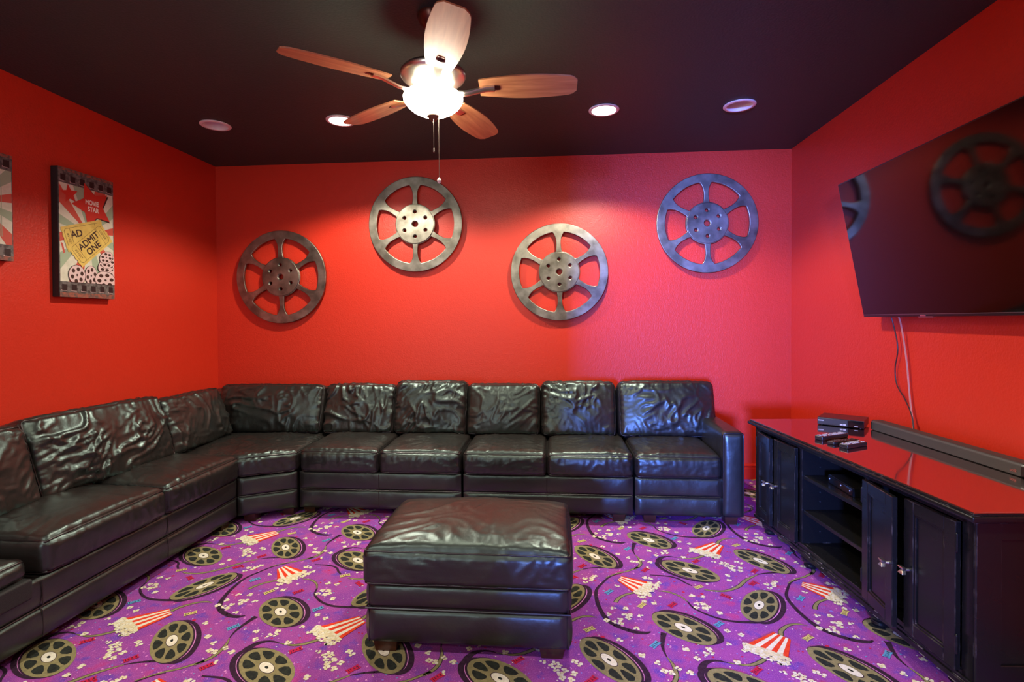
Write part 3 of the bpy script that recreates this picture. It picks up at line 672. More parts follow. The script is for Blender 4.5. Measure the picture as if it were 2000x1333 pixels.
# ---------------------------------------------------------------- pictures on the left wall
PM = [mat('dark_canvas_edge', srgb(28, 24, 22), 0.6), mat('cream_print', srgb(222, 224, 202), 0.55, noise=(30, srgb(205, 210, 185), 0.4, 0.7)),
      mat('coral_print', srgb(206, 84, 66), 0.55), mat('sage_print', srgb(160, 184, 152), 0.55), mat('red_star_print', srgb(208, 48, 32), 0.5),
      mat('yellow_ticket_print', srgb(226, 202, 104), 0.5, noise=(25, srgb(205, 175, 80), 0.4, 0.75)), mat('brown_ink', srgb(58, 36, 26), 0.5),
      mat('grey_film_border', srgb(112, 110, 106), 0.5, noise=(40, srgb(66, 64, 62), 0.42, 0.6)), mat('sprocket_hole', srgb(36, 8, 10), 0.6),
      mat('pinkish_white_print', srgb(220, 198, 194), 0.5), mat('rust_wear', srgb(160, 90, 70), 0.6, noise=(45, srgb(90, 80, 74), 0.4, 0.6)), mat('white_lettering', srgb(240, 232, 220), 0.5)]
def picture(label, y0, y1, z0, z1, kind):
    w, h, th = y1-y0, z1-z0, 0.046
    t = thing('wall_picture', label, 'picture', (0, (y0+y1)/2, z0), PI/2, 'film strip pictures on the left wall')
    bm = bmesh.new(); box(bm, (-w/2, -th, 0), (w/2, 0, h), 0.003); bm_obj('canvas_board', bm, PM[0], t, smooth=False)
    bm = bmesh.new()
    def put(loops, lay, mi):
        me_into(bm, shape2d(loops), Matrix(((1,0,0,-w/2),(0,0,-1,-th-0.0006-lay*0.00035),(0,1,0,0),(0,0,0,1))), mi)
    def ptext(s, x, y, size, ang, lay, mi, off=0.0, sx=1.0):
        for q, (ox, oy) in enumerate(((0, 0), (off, off*0.4), (-off, -off*0.4), (off*0.4, -off), (-off*0.4, off)) if off else ((0, 0),)):
            me_into(bm, text2d(s, size, 0, sx=sx), Matrix(((1,0,0,-w/2),(0,0,-1,-th-0.0006-(lay+0.06*q)*0.00035),(0,1,0,0),(0,0,0,1))) @ Matrix.Translation((x, y, 0)) @ Matrix.Rotation(ang, 4, 'Z') @ Matrix.Translation((ox, oy, 0)), mi)
    e = 0.006
    rect = lambda x0, y0_, x1, y1_: [(x0, y0_), (x1, y0_), (x1, y1_), (x0, y1_)]
    put([rect(e*0.4, e*0.4, w-e*0.4, h-e*0.4)], 0, 7)
    bt = 0.12*h if kind == 1 else 0.15*h
    inner = (e*1.2, bt, w-e*1.2, h-bt)
    put([rect(*inner)], 1, 1)
    # sunburst
    cx, cy = (w*0.52, h*0.52)
    def clip(poly):
        x0, y0_, x1, y1_ = inner
        for ax, lim, sg in ((0, x0, 1), (0, x1, -1), (1, y0_, 1), (1, y1_, -1)):
            out = []
            for i in range(len(poly)):
                a, b = poly[i-1], poly[i]; ia, ib = (a[ax]-lim)*sg >= 0, (b[ax]-lim)*sg >= 0
                if ia != ib:
                    k = (lim-a[ax])/(b[ax]-a[ax]); out.append((a[0]+(b[0]-a[0])*k, a[1]+(b[1]-a[1])*k))
                if ib: out.append(b)
            poly = out
        return poly
    nr = 24
    for k in range(nr):
        if k % 2: continue
        a, b = 2*PI*k/nr+0.1, 2*PI*(k+1)/nr+0.1
        pl = clip([(cx, cy), (cx+1.2*math.cos(a), cy+1.2*math.sin(a)), (cx+1.2*math.cos(b), cy+1.2*math.sin(b))])
        if len(pl) > 2: put([pl], 2, 2 if k % 4 == 0 else 3)
    star = lambda x, y, R, a0, q=0.45: [(x+(R if i % 2 == 0 else R*q)*math.cos(a0+PI*i/5), y+(R if i % 2 == 0 else R*q)*math.sin(a0+PI*i/5)) for i in range(10)]
    # film borders with sprocket holes
    for yb, s in ((0, 1), (h-bt, -1)):
        put([rect(e*0.4, yb, w-e*0.4, yb+bt)], 3, 7)
    put([rect(e*0.4, 0, w-e*0.4, bt*0.30)], 3.4, 10); put([rect(e*0.4, h-bt*0.2, w-e*0.4, h-e*0.3)], 3.4, 10)
    for k in range(6):
        hx = w*(k+0.5)/6; hw = w*0.042
        for hy in ((bt*0.42, bt*0.82) if kind == 1 else (bt*0.3, bt*0.75)), ((h-bt*0.86, h-bt*0.45) if kind == 1 else (h-bt*0.8, h-bt*0.35)):
            put([rect(hx-hw, hy[0], hx+hw, hy[1])], 4, 8); put([rect(hx-hw*1.25, hy[0]-0.002, hx+hw*0.9, hy[0]+0.004)], 3.7, 9)
    if kind == 1:
        sx_, sy_ = 0.236, h-0.198
        put([star(sx_+0.006, sy_-0.005, 0.150, math.radians(183), 0.5)], 5, 6); put([star(sx_, sy_, 0.150, math.radians(185), 0.5)], 6, 4)
        put([star(0.074, h-0.156, 0.062, math.radians(100))], 6, 4)
        ptext('MOVIE', 0.232, sy_+0.018, 0.043, 0.0, 7, 11, 0.0011, 0.78); ptext('STAR', 0.240, sy_-0.024, 0.043, 0.0, 7, 11, 0.0011, 0.8)
        def ticket(x, y, ang, l, w_, lay, lines, num, both=True):
            ca, sa = math.cos(ang), math.sin(ang); Q = lambda a, b: (x+ca*a-sa*b, y+sa*a+ca*b)
            edge = []
            for (a0, b0), (a1, b1) in (((-l, -w_), (l, -w_)), ((l, -w_), (l, w_)), ((l, w_), (-l, w_)), ((-l, w_), (-l, -w_))):
                n = 14 if a0 != a1 else 9
                for i in range(n):
                    s = i/n; d = 0.003*(-1)**i if a0 == a1 else 0; edge.append(Q(a0+(a1-a0)*s+d, b0+(b1-b0)*s))
            put([[q for q in clip(edge)]], lay, 5)
            def frame(a, b, tk, r=0.012):
                rr = lambda a, b: [Q(*p) for p in ((-a+r, -b), (a-r, -b), (a, -b+r), (a, b-r), (a-r, b), (-a+r, b), (-a, b-r), (-a, -b+r))]
                put([clip(rr(a, b)), clip(rr(a-tk, b-tk))], lay+1, 6)
            frame(l*0.90, w_*0.80, 0.0018)
            for sg in (-1, 1): put([clip([Q(sg*l*0.62-0.001, -w_*0.8), Q(sg*l*0.62+0.001, -w_*0.8), Q(sg*l*0.62+0.001, w_*0.8), Q(sg*l*0.62-0.001, w_*0.8)])], lay+1, 6)
            for s, dy, size in lines:
                px, py = Q(0, dy); ptext(s, px, py, size, ang, lay+1.5, 6, 0.0017)
            for sg in ((-1, 1) if both else (-1,)):
                px, py = Q(sg*l*0.76, 0); ptext(num, px, py, 0.022, ang-PI/2*sg*-1, lay+1.5, 6, 0)
        ticket(0.176, h-0.396, math.radians(19), 0.150, 0.078, 8, [], '#51027', False)
        px, py = 0.118, h-0.402; ptext('AD', px, py+0.006, 0.060, math.radians(19), 9.5, 6, 0.0017)
        put([clip([(0.012, h-0.46), (0.026, h-0.468), (0.04, h-0.52), (0.03, h-0.53)])], 3, 2)
        ticket(0.218, h-0.446, math.radians(41), 0.152, 0.076, 11, [('ADMIT', 0.024, 0.058), ('ONE', -0.030, 0.058)], '#51027')
        def preel(x, y, R, sq, lay, ang=0.0):
            ca, sa = math.cos(ang), math.sin(ang)
            E = lambda r, t: (x+ca*R*sq*r*math.cos(t)-sa*R*r*math.sin(t), y+sa*R*sq*r*math.cos(t)+ca*R*r*math.sin(t))
            el = lambda r, n=28: clip([E(r, 2*PI*k/n) for k in range(n)])
            if len(el(1)) < 3: return
            put([el(1.05)], lay, 6); put([el(1.0)], lay+.3, 9)
            for k in range(6):
                t0 = 2*PI*k/6+0.3; q = clip([(E(0.62, t0)[0]+R*sq*0.21*math.cos(t), E(0.62, t0)[1]+R*0.21*math.sin(t)) for t in np.linspace(0, 2*PI, 13)[:-1]])
                if len(q) > 2: put([q], lay+.6, 6)
            put([el(0.12, 10)], lay+.6, 6)
        preel(0.375, h-0.600, 0.052, 1.25, 14); preel(0.330, h-0.575, 0.045, 1.5, 15, 0.5); preel(0.345, h-0.545, 0.040, 1.5, 16, 0.5); preel(0.330, h-0.520, 0.036, 1.5, 17, 0.5)
        preel(0.115, h-0.655, 0.062, 0.9, 15); preel(0.215, h-0.650, 0.062, 0.72, 14); preel(0.320, h-0.672, 0.056, 1.4, 18, -0.1)
    else:
        put([rect(w*0.14, h*0.24, w*0.82, h*0.78)], 4, 1)
        put([rect(w*0.845, h*0.22, w*0.852, h*0.80)], 4, 3); put([rect(w*0.825, h*0.22, w*0.829, h*0.80)], 4, 3)
    bm_obj('printed_face', bm, PM, t, smooth=False)
picture('tall canvas picture with red MOVIE STAR star and yellow ADMIT ONE tickets', -1.549, -1.150, 1.497, 2.292, 1)
picture('shorter canvas picture cut by the left edge of the view, coral and green rays', -2.22, -1.812, 1.680, 2.262, 2)

# ---------------------------------------------------------------- television
M_TVB = mat('black_tv_bezel', (0.006, 0.006, 0.007, 1), 0.3, spec=0.5)
M_TVS = mat('glossy_black_screen', (0.004, 0.003, 0.003, 1), 0.06, spec=0.5, ior=1.38)
M_SILVER = mat('brushed_silver', (0.60, 0.58, 0.55, 1), 0.3, metal=1.0)
rollt = math.radians(-1.5)
zl = Vector((-0.188, 0, 0.982)).normalized(); xl = Vector((0, -math.cos(rollt), math.sin(rollt))); xl = (xl-zl*xl.dot(zl)).normalized(); yl = zl.cross(xl)
P0 = Vector((4.905, -1.176, 1.345))
tv = thing('television', 'large black flat television tilted forward on the right red wall, reflecting a film reel', 'television')
TW, TH = 1.452, 0.815
ctr = P0+xl*TW/2+zl*TH/2
tv.matrix_world = Matrix(((xl.x, yl.x, zl.x, ctr.x), (xl.y, yl.y, zl.y, ctr.y), (xl.z, yl.z, zl.z, ctr.z), (0, 0, 0, 1)))
bm = bmesh.new(); box(bm, (-TW/2, -0.004, -TH/2), (TW/2, 0.030, TH/2), 0.004, 2); box(bm, (-TW*0.4, 0.028, -TH*0.40), (TW*0.4, 0.042, TH*0.25), 0.006)
bm_obj('casing', bm, M_TVB, tv)
bm = bmesh.new(); box(bm, (-TW/2+0.007, -0.0056, -TH/2+0.016), (TW/2-0.007, -0.0035, TH/2-0.007)); bm_obj('screen', bm, M_TVS, tv, smooth=False)
bm = bmesh.new(); box(bm, (-TW/2+0.001, -0.0062, -TH/2+0.013), (TW/2-0.001, -0.0038, -TH/2+0.0155)); bm_obj('bezel_strip', bm, mat('grey_bezel_edge', (0.25, 0.25, 0.26, 1), 0.3, metal=0.8), tv, smooth=False, label='thin grey strip along the lower bezel')
bm = bmesh.new(); box(bm, (-0.235, -0.0070, -TH/2+0.003), (-0.195, -0.0040, -TH/2+0.010), 0.001); box(bm, (-0.26, 0.0, -TH/2-0.006), (-0.155, 0.012, -TH/2+0.001), 0.002)
bm_obj('logo_tab', bm, M_SILVER, tv, label='small silver logo tab under the screen')
bm = bmesh.new(); box(bm, (-0.30, 0.040, -0.20), (-0.26, 0.075, 0.20), 0.002); box(bm, (0.26, 0.040, -0.20), (0.30, 0.075, 0.20), 0.002); box(bm, (-0.32, 0.062, -0.12), (0.32, 0.105, 0.05), 0.002)
bm_obj('wall_bracket', bm, M_TVB, tv)
bm = bmesh.new()
tube(bm, spline([(4.955, -1.330, 1.37), (4.972, -1.336, 1.30), (4.978, -1.366, 1.168), (4.984, -1.334, 1.049), (4.984, -1.350, 0.957), (4.980, -1.424, 0.886), (4.975, -1.485, 0.812), (4.965, -1.520, 0.73), (4.960, -1.525, 0.66)]), 0.0032, 6)
tag(bm_obj('power_cable', bm, mat('dark_cable', (0.03, 0.02, 0.02, 1), 0.4)), 'dark wavy cable hanging from the television down behind the soundbar', 'cable', 'cables below the television')
bm = bmesh.new()
for dx in (0, 0.007):
    tube(bm, spline([(4.955, -1.395+dx, 1.37), (4.975, -1.400+dx, 1.30), (4.982, -1.434+dx, 1.115), (4.982, -1.466+dx, 0.893), (4.972, -1.510+dx, 0.739), (4.962, -1.518+dx, 0.66)]), 0.0026, 6)
tag(bm_obj('signal_cable', bm, mat('pinkish_white_cable', srgb(200, 130, 120), 0.4)), 'pale double cable hanging straight from the television to the soundbar', 'cable', 'cables below the television')

# ---------------------------------------------------------------- recessed lights
M_CANW = mat('white_light_trim', srgb(226, 218, 214), 0.4)
M_CANE = mat('lit_lens', (1, 1, 1, 1), 0.4, emit=(1.0, 0.97, 0.86, 1), estr=14.0)
M_CANO = mat('unlit_lens', srgb(196, 196, 190), 0.35)
for k, (x, y) in enumerate(CANS+REAR_CANS):
    lit = LIT[k] if k < 4 else True
    lab = ['unlit white recessed light in the black ceiling, nearest the left wall', 'lit recessed light in the black ceiling, left of the fan', 'lit recessed light in the black ceiling, right of the fan', 'unlit white recessed light in the black ceiling, nearest the television wall'][k] if k < 4 else 'lit recessed light in the rear ceiling, ' + ['nearest the left wall', 'second from the left wall', 'third from the left wall', 'nearest the television wall', 'left one by the rear wall', 'right one by the rear wall'][k-4]
    t = thing('recessed_light', lab, 'ceiling light', (x, y, H), 0, 'recessed lights above the sofa' if k < 4 else 'recessed lights behind the camera')
    bm = bmesh.new(); lathe(bm, [(0.078, 0.0), (0.101, -0.001), (0.101, -0.005), (0.096, -0.009), (0.082, -0.009), (0.079, -0.004), (0.078, 0.004)], 48); bm_obj('trim_ring', bm, M_CANW, t)
    bm = bmesh.new(); lathe(bm, [(0.079, -0.003), (0.076, 0.015), (0.072, 0.045), (0.060, 0.075)], 48); bm_obj('baffle', bm, M_CANW, t)
    bm = bmesh.new(); zc = 0.003 if lit else 0.060
    lathe(bm, [(0.0765 if lit else 0.066, zc), (0.05, zc-0.008), (0.02, zc-0.011), (0.002, zc-0.011)], 40, cap1=True); bm_obj('lens', bm, M_CANE if lit else M_CANO, t)

# ---------------------------------------------------------------- ceiling fan
FX, FY = 2.487, -2.10
M_NICK = mat('brushed_nickel', (0.62, 0.58, 0.50, 1), 0.28, metal=1.0)
M_GLASS = mat('lit_frosted_glass', (1, 0.98, 0.9, 1), 0.4, emit=(1.0, 0.90, 0.70, 1), estr=55.0)
M_BLADE = wood('reddish_wood_blade', srgb(164, 106, 70), srgb(206, 150, 104), 0.38, axis=0, scale=5, coat=0.3)
M_BRONZE = mat('dark_bronze', (0.10, 0.035, 0.022, 1), 0.3, metal=0.6)
fan = thing('ceiling_fan', 'five-blade wooden ceiling fan with lit glass bowl hanging from the black ceiling', 'ceiling fan', (FX, FY, H))
bm = bmesh.new(); lathe(bm, [(0.012, 0.0), (0.070, 0.0), (0.070, -0.012), (0.055, -0.045), (0.022, -0.062), (0.013, -0.064)], 40); bm_obj('canopy', bm, M_BRONZE, fan)
bm = bmesh.new(); lathe(bm, [(0.012, -0.06), (0.012, -0.20)], 20); bm_obj('downrod', bm, M_NICK, fan)
bm = bmesh.new(); lathe(bm, [(0.013, -0.185), (0.030, -0.190), (0.050, -0.215), (0.095, -0.236), (0.138, -0.252), (0.150, -0.266), (0.150, -0.276), (0.143, -0.288), (0.134, -0.292), (0.118, -0.308), (0.090, -0.322), (0.062, -0.334), (0.058, -0.350), (0.058, -0.362), (0.03, -0.364)], 64)
bm_obj('motor_housing', bm, M_NICK, fan)
bm = bmesh.new(); lathe(bm, [(0.060, -0.346), (0.085, -0.349), (0.108, -0.355), (0.126, -0.364), (0.1365, -0.376), (0.134, -0.392), (0.120, -0.412), (0.098, -0.431), (0.068, -0.447), (0.030, -0.457), (0.006, -0.459)], 64)
bm_obj('light_bowl', bm, M_GLASS, fan, label='glowing frosted glass light bowl')
bm = bmesh.new(); lathe(bm, [(0.004, -0.455), (0.028, -0.456), (0.030, -0.462), (0.020, -0.470), (0.010, -0.482), (0.003, -0.486)], 28); bm_obj('finial', bm, M_BRONZE, fan)
bm = bmesh.new(); tube(bm, [(0.004, -0.012, -0.470), (0.004, -0.012, -0.610)], 0.0016, 6); lathe(bm, [(0.001, -0.61), (0.0035, -0.612), (0.0035, -0.628), (0.001, -0.63)], 10, (0.004, -0.012)); bm_obj('pull_chain', bm, M_NICK, fan)
bm = bmesh.new(); tube(bm, [(0.026, -0.004, -0.462), (0.026, -0.004, -0.745)], 0.0016, 6)
pc = bm_obj('pull_chain', bm, M_NICK, fan)
bm = bmesh.new(); lathe(bm, [(0.001, -0.742), (0.004, -0.746), (0.009, -0.753), (0.010, -0.760), (0.006, -0.768), (0.001, -0.771)], 16, (0.026, -0.004)); bm_obj('fob', bm, mat('clear_fob', (0.8, 0.82, 0.8, 1), 0.15, spec=0.8), pc)
def blade_mesh():
    bm = bmesh.new(); n = 26; up, dn = [], []
    for side in (1, -1):
        ring = []
        for i in range(n+1):
            s = i/n; r = 0.215+0.445*s
            wv = 0.046+0.034*math.sin(PI*min(s*0.80+0.08, 1.0)); 
            if s > 0.93: wv *= math.sqrt(max(0, 1-((s-0.93)/0.075)**2))*0.9+0.1 if s < 1 else 0.62
            ring.append((r, wv))
        for zz, lst in ((0.003*side, up if side == 1 else dn),):
            for r, wv in ring: lst.append([bm.verts.new((r, wv*q, zz)) for q in (-1, -0.5, 0, 0.5, 1)])
    for i in range(n):
        for q in range(4):
            bm.faces.new((up[i][q], up[i+1][q], up[i+1][q+1], up[i][q+1])); bm.faces.new((dn[i][q], dn[i][q+1], dn[i+1][q+1], dn[i+1][q]))
        bm.faces.new((up[i][0], dn[i][0], dn[i+1][0], up[i+1][0])); bm.faces.new((up[i][4], up[i+1][4], dn[i+1][4], dn[i][4]))
    for i in (0, n):
        for q in range(4): bm.faces.new((up[i][q], up[i][q+1], dn[i][q+1], dn[i][q]))
    return bm
bl0 = bm_obj('blade', blade_mesh(), M_BLADE, fan, angle=30)
bm = bmesh.new()
arm_pts = spline([(0.058, 0, -0.008), (0.095, 0, -0.022), (0.15, 0, -0.028), (0.20, 0, -0.018), (0.245, 0, -0.008), (0.285, 0, -0.006)], 5)
pr = None
for i, q in enumerate(arm_pts):
    s = i/(len(arm_pts)-1); hw = 0.020-0.004*math.sin(PI*s); ring = [bm.verts.new((q[0], a*hw, q[2]+b)) for a, b in ((-1, 0.004), (1, 0.004), (1, -0.004), (0, -0.008), (-1, -0.004))]
    if pr:
        for k in range(5): bm.faces.new((pr[k], pr[(k+1) % 5], ring[(k+1) % 5], ring[k]))
    else: bm.faces.new(ring)
    pr = ring
bm.faces.new(pr)
arm0 = bm_obj('blade_arm', bm, M_NICK, fan)
bm = bmesh.new(); box(bm, (0.286, -0.014, -0.0052), (0.310, 0.014, -0.0028), 0.001); slot0 = bm_obj('slot', bm, M_BRONZE, bl0, label='dark rectangular slot in the blade root')
PITCHB = math.radians(12)
for k in range(5):
    a = math.radians(1.5+72*k)
    Mb = Matrix.Translation((0, 0, -0.335)) @ Matrix.Rotation(a, 4, 'Z') @ Matrix.Rotation(-PITCHB, 4, 'X')
    b = bl0 if k == 0 else bl0.copy(); ar = arm0 if k == 0 else arm0.copy(); sl = slot0 if k == 0 else slot0.copy()
    if k: C.objects.link(b); C.objects.link(ar); C.objects.link(sl)
    b.parent = fan; ar.parent = fan; sl.parent = b
    b.matrix_local = Mb; ar.matrix_local = Mb

# ---------------------------------------------------------------- media console (local: x = depth towards the wall, y = -distance along the front)
M_LAC = mat('worn_black_lacquer', (0.009, 0.0085, 0.0080, 1), 0.24, spec=0.36, tint=(0.75, 0.98, 1, 1), rvar=(6, 0.18, 0.34))
M_TOP = mat('glossy_polished_top', (0.60, 0.50, 0.48, 1), 0.07, metal=1.0)
nt = M_LAC.node_tree; b_ = nt.nodes['Principled BSDF']      # paint rubbed through along the edges
bv = nt.nodes.new('ShaderNodeBevel'); bv.samples = 6; bv.inputs['Radius'].default_value = 0.0028
ge = nt.nodes.new('ShaderNodeNewGeometry'); dt = nt.nodes.new('ShaderNodeVectorMath'); dt.operation = 'DOT_PRODUCT'
nt.links.new(bv.outputs['Normal'], dt.inputs[0]); nt.links.new(ge.outputs['True Normal'], dt.inputs[1])
mr = nt.nodes.new('ShaderNodeMapRange'); mr.inputs['From Min'].default_value = 0.97; mr.inputs['From Max'].default_value = 0.85
nt.links.new(dt.outputs['Value'], mr.inputs['Value'])
tcn = nt.nodes.new('ShaderNodeTexCoord'); nz = nt.nodes.new('ShaderNodeTexNoise'); nz.inputs['Scale'].default_value = 17; nz.inputs['Detail'].default_value = 4
nt.links.new(tcn.outputs['Object'], nz.inputs['Vector'])
m2 = nt.nodes.new('ShaderNodeMapRange'); m2.inputs['From Min'].default_value = 0.52; m2.inputs['From Max'].default_value = 0.70
nt.links.new(nz.outputs['Fac'], m2.inputs['Value'])
ml = nt.nodes.new('ShaderNodeMath'); ml.operation = 'MULTIPLY'; nt.links.new(mr.outputs['Result'], ml.inputs[0]); nt.links.new(m2.outputs['Result'], ml.inputs[1])
mx = nt.nodes.new('ShaderNodeMix'); mx.data_type = 'RGBA'; mx.inputs[6].default_value = (0.009, 0.0085, 0.0080, 1); mx.inputs[7].default_value = (0.34, 0.29, 0.25, 1)
nt.links.new(ml.outputs['Value'], mx.inputs[0]); nt.links.new(mx.outputs[2], b_.inputs['Base Color'])
M_INN = mat('black_interior', (0.008, 0.008, 0.010, 1), 0.4)
M_EDGE = mat('rubbed_edge', (0.20, 0.17, 0.15, 1), 0.4)
CTH = math.radians(4.2)
con = thing('media_console', 'long black lacquered media console with glossy red-reflecting top below the television', 'cabinet', (4.31, -1.085, 0), CTH)
LN, DP = 1.56, 0.545
def cb(bm, s0, s1, v0, v1, z0, z1, bev=0.0, seg=1, mi=0): return box(bm, (v0, -s1, z0), (v1, -s0, z1), bev, seg, mi=mi)
bm = bmesh.new()
cb(bm, 0.0, 0.022, 0.0, DP, 0.10, 0.66, 0.002); cb(bm, LN-0.022, LN, 0.0, DP, 0.10, 0.66, 0.002)
cb(bm, 0.02, LN-0.02, 0.02, DP, 0.10, 0.138); cb(bm, 0.02, LN-0.02, DP-0.012, DP, 0.13, 0.65)
cb(bm, 0.490, 0.516, 0.004, DP-0.01, 0.135, 0.65, 0.002); cb(bm, 1.010, 1.036, 0.004, DP-0.01, 0.135, 0.65, 0.002)
cb(bm, 0.0, 0.044, 0, 0.02, 0.10, 0.66, 0.002); cb(bm, LN-0.048, LN, 0, 0.02, 0.10, 0.66, 0.002)
cb(bm, 0.03, LN-0.03, 0, 0.02, 0.642, 0.66, 0.001); cb(bm, 0.03, LN-0.03, 0, 0.02, 0.10, 0.138, 0.001)
cb(bm, 0.02, LN-0.02, 0.02, DP, 0.648, 0.658)
body = bm_obj('body', bm, M_LAC, con, smooth=False)
bm = bmesh.new()     # base moulding
cb(bm, -0.012, LN+0.012, -0.012, DP, 0.082, 0.104, 0.004, 2); cb(bm, -0.006, LN+0.006, -0.006, DP, 0.100, 0.118, 0.004, 2)
bm_obj('base_moulding', bm, M_LAC, con)
bm = bmesh.new(); cb(bm, -0.014, LN+0.014, -0.014, DP, 0.658, 0.672, 0.004, 2); cb(bm, -0.040, LN+0.040, -0.040, DP, 0.670, 0.689, 0.006, 3); cb(bm, -0.030, LN+0.030, -0.030, DP, 0.686, 0.696, 0.003, 2)
bm_obj('top_moulding', bm, M_LAC, con)
bm = bmesh.new(); cb(bm, -0.026, LN+0.026, -0.026, DP, 0.694, 0.700, 0.002, 2); top = bm_obj('top', bm, M_TOP, con, label='glossy dark red top')
# rubbed highlights on the moulding
bm = bmesh.new(); rr_ = random.Random(5)
for z, o in ((0.0825, -0.0125), (0.1045, -0.0123), (0.119, -0.0063)):
    s = 0.0
    while s < LN:
        l = rr_.uniform(0.004, 0.03)
        if rr_.random() < 0.4: cb(bm, s, min(LN, s+l), o-0.0002, o+0.003, z-0.0012, z+0.0006)
        s += l+rr_.uniform(0.01, 0.06)
bm_obj('worn_paint', bm, M_EDGE, body, smooth=False, kind='stuff')
for z in (0.482, 0.296):
    bm = bmesh.new(); cb(bm, 0.517, 1.009, 0.012, DP-0.015, z, z+0.020, 0.003, 2); sh = bm_obj('shelf', bm, M_LAC, con, smooth=False)
bm = bmesh.new()
for s, sg in ((0.5163, 1), (1.0097, -1)):
    for v in (0.10, 0.40):
        for z in (0.20, 0.25, 0.36, 0.41, 0.545, 0.595):
            lathe(bm, [(0.0035, 0), (0.0035, 0.0012), (0.001, 0.0014)], 10, cap1=True, M=Matrix.Translation((v, -s, z)) @ Matrix.Rotation(PI/2*sg, 4, 'X'))
bm_obj('shelf_pin', bm, M_SILVER, body, kind='stuff')
# end panel framing at the near end and the far end
for s0, s1 in ((LN, LN+0.008), (-0.008, 0.0)):
    bm = bmesh.new()
    cb(bm, s0, s1, 0.0, 0.085, 0.115, 0.658, 0.002); cb(bm, s0, s1, DP-0.08, DP, 0.115, 0.658, 0.002); cb(bm, s0, s1, 0.08, DP-0.075, 0.60, 0.658, 0.002); cb(bm, s0, s1, 0.08, DP-0.075, 0.115, 0.180, 0.002)
    bm_obj('end_panel', bm, M_LAC, con, smooth=False)
for k, (s, v) in enumerate(((0.06, 0.06), (0.50, 0.06), (1.03, 0.06), (LN-0.06, 0.06), (0.06, DP-0.07), (LN-0.06, DP-0.07))):
    bm = bmesh.new(); lathe(bm, [(0.020, 0.0), (0.030, 0.003), (0.034, 0.014), (0.030, 0.022), (0.034, 0.030), (0.046, 0.042), (0.048, 0.056), (0.040, 0.068), (0.034, 0.074), (0.042, 0.080), (0.042, 0.086)], 32, (v, -s), cap0=True)
    bm_obj('bun_foot', bm, M_LAC, con)
def door(s0, s1, hinge_left, ang, hz=(0.57, 0.22)):
    w = s1-s0; z0, z1 = 0.128, 0.640; t = 0.020; fr = 0.048
    sgn = -1 if hinge_left else 1           # local y runs along the door from its hinge
    bm = bmesh.new()
    def db(a0, a1, v0, v1, z0_, z1_, bev=0.002): box(bm, (v0, min(sgn*a0, sgn*a1), z0_), (v1, max(sgn*a0, sgn*a1), z1_), bev, 1)
    db(0, fr, -t, 0, z0, z1); db(w-fr, w, -t, 0, z0, z1); db(fr, w-fr, -t, 0, z1-fr, z1); db(fr, w-fr, -t, 0, z0, z0+fr); db(fr-0.002, w-fr+0.002, -0.010, -0.003, z0+fr-0.002, z1-fr+0.002, 0.0005)
    o = bm_obj('door', bm, M_LAC, con, smooth=False)
    hx = s0 if hinge_left else s1
    o.location = (-0.0006, -hx, 0); o.rotation_euler = (0, 0, math.radians(-ang if hinge_left else ang))
    bm = bmesh.new()
    a0, a1, b0, b1 = fr+0.002, w-fr-0.002, z0+fr+0.002, z1-fr-0.002
    db(a0-0.004, a0+0.006, -0.016, -0.009, b0, b1, 0.0015); db(a1-0.006, a1+0.004, -0.016, -0.009, b0, b1, 0.0015); db(a0, a1, -0.016, -0.009, b0-0.004, b0+0.006, 0.0015); db(a0, a1, -0.016, -0.009, b1-0.006, b1+0.004, 0.0015)
    bm_obj('panel_moulding', bm, M_LAC, o, smooth=False)
    bm = bmesh.new(); a = w-0.024; zc = 0.372       # square pinched pull
    lathe(bm, [(0.007, 0), (0.005, 0.016)], 14, M=Matrix.Translation((-t, sgn*a, zc)) @ Matrix.Rotation(-PI/2, 4, 'Y'))
    for dz in (-1, 1):
        vs = box(bm, (-t-0.030, sgn*a-0.013, zc+(0.001 if dz > 0 else -0.014)), (-t-0.015, sgn*a+0.013, zc+(0.014 if dz > 0 else -0.001)), 0.002, 1)
        for v in vs:
            k = abs(v.co.z-zc)/0.014; v.co.x -= 0.006*(k-0.5); v.co.y = sgn*a+(v.co.y-sgn*a)*(0.55+0.6*k)
    bm_obj('handle', bm, M_SILVER, o, label='small silver bow-tie pull')
    for z in hz:
        bm = bmesh.new(); lathe(bm, [(0.001, -0.034), (0.0035, -0.032), (0.005, -0.028), (0.005, 0.028), (0.0035, 0.032), (0.001, 0.034)], 12, M=Matrix.Translation((-t*0.9, -sgn*0.004, z))); bm_obj('hinge', bm, M_LAC, o)
    return o
door(0.046, 0.266, True, 7); door(0.270, 0.488, False, 1.5); door(1.034, 1.268, True, 9); door(1.274, 1.510, False, 0)

# ---------------------------------------------------------------- things on and in the console (world positions from console coordinates)
u_c = Vector((math.sin(CTH), -math.cos(CTH), 0)); v_c = Vector((math.cos(CTH), math.sin(CTH), 0)); C0 = Vector((4.31, -1.085, 0))
def cpos(s, v, z): return C0+u_c*s+v_c*v+Vector((0, 0, z))
M_BLK = mat('satin_black_plastic', (0.012, 0.012, 0.013, 1), 0.3, spec=0.6)
M_GLOSSBLK = mat('gloss_black_plastic', (0.006, 0.006, 0.007, 1), 0.12, spec=0.7)
M_GREYTXT = mat('pale_grey_print', srgb(190, 190, 190), 0.5)
M_FAB = mat('dark_grey_speaker_cloth', (0.030, 0.032, 0.030, 1), 0.55, spec=0.7, bump=(500, 0.3, 0.001))
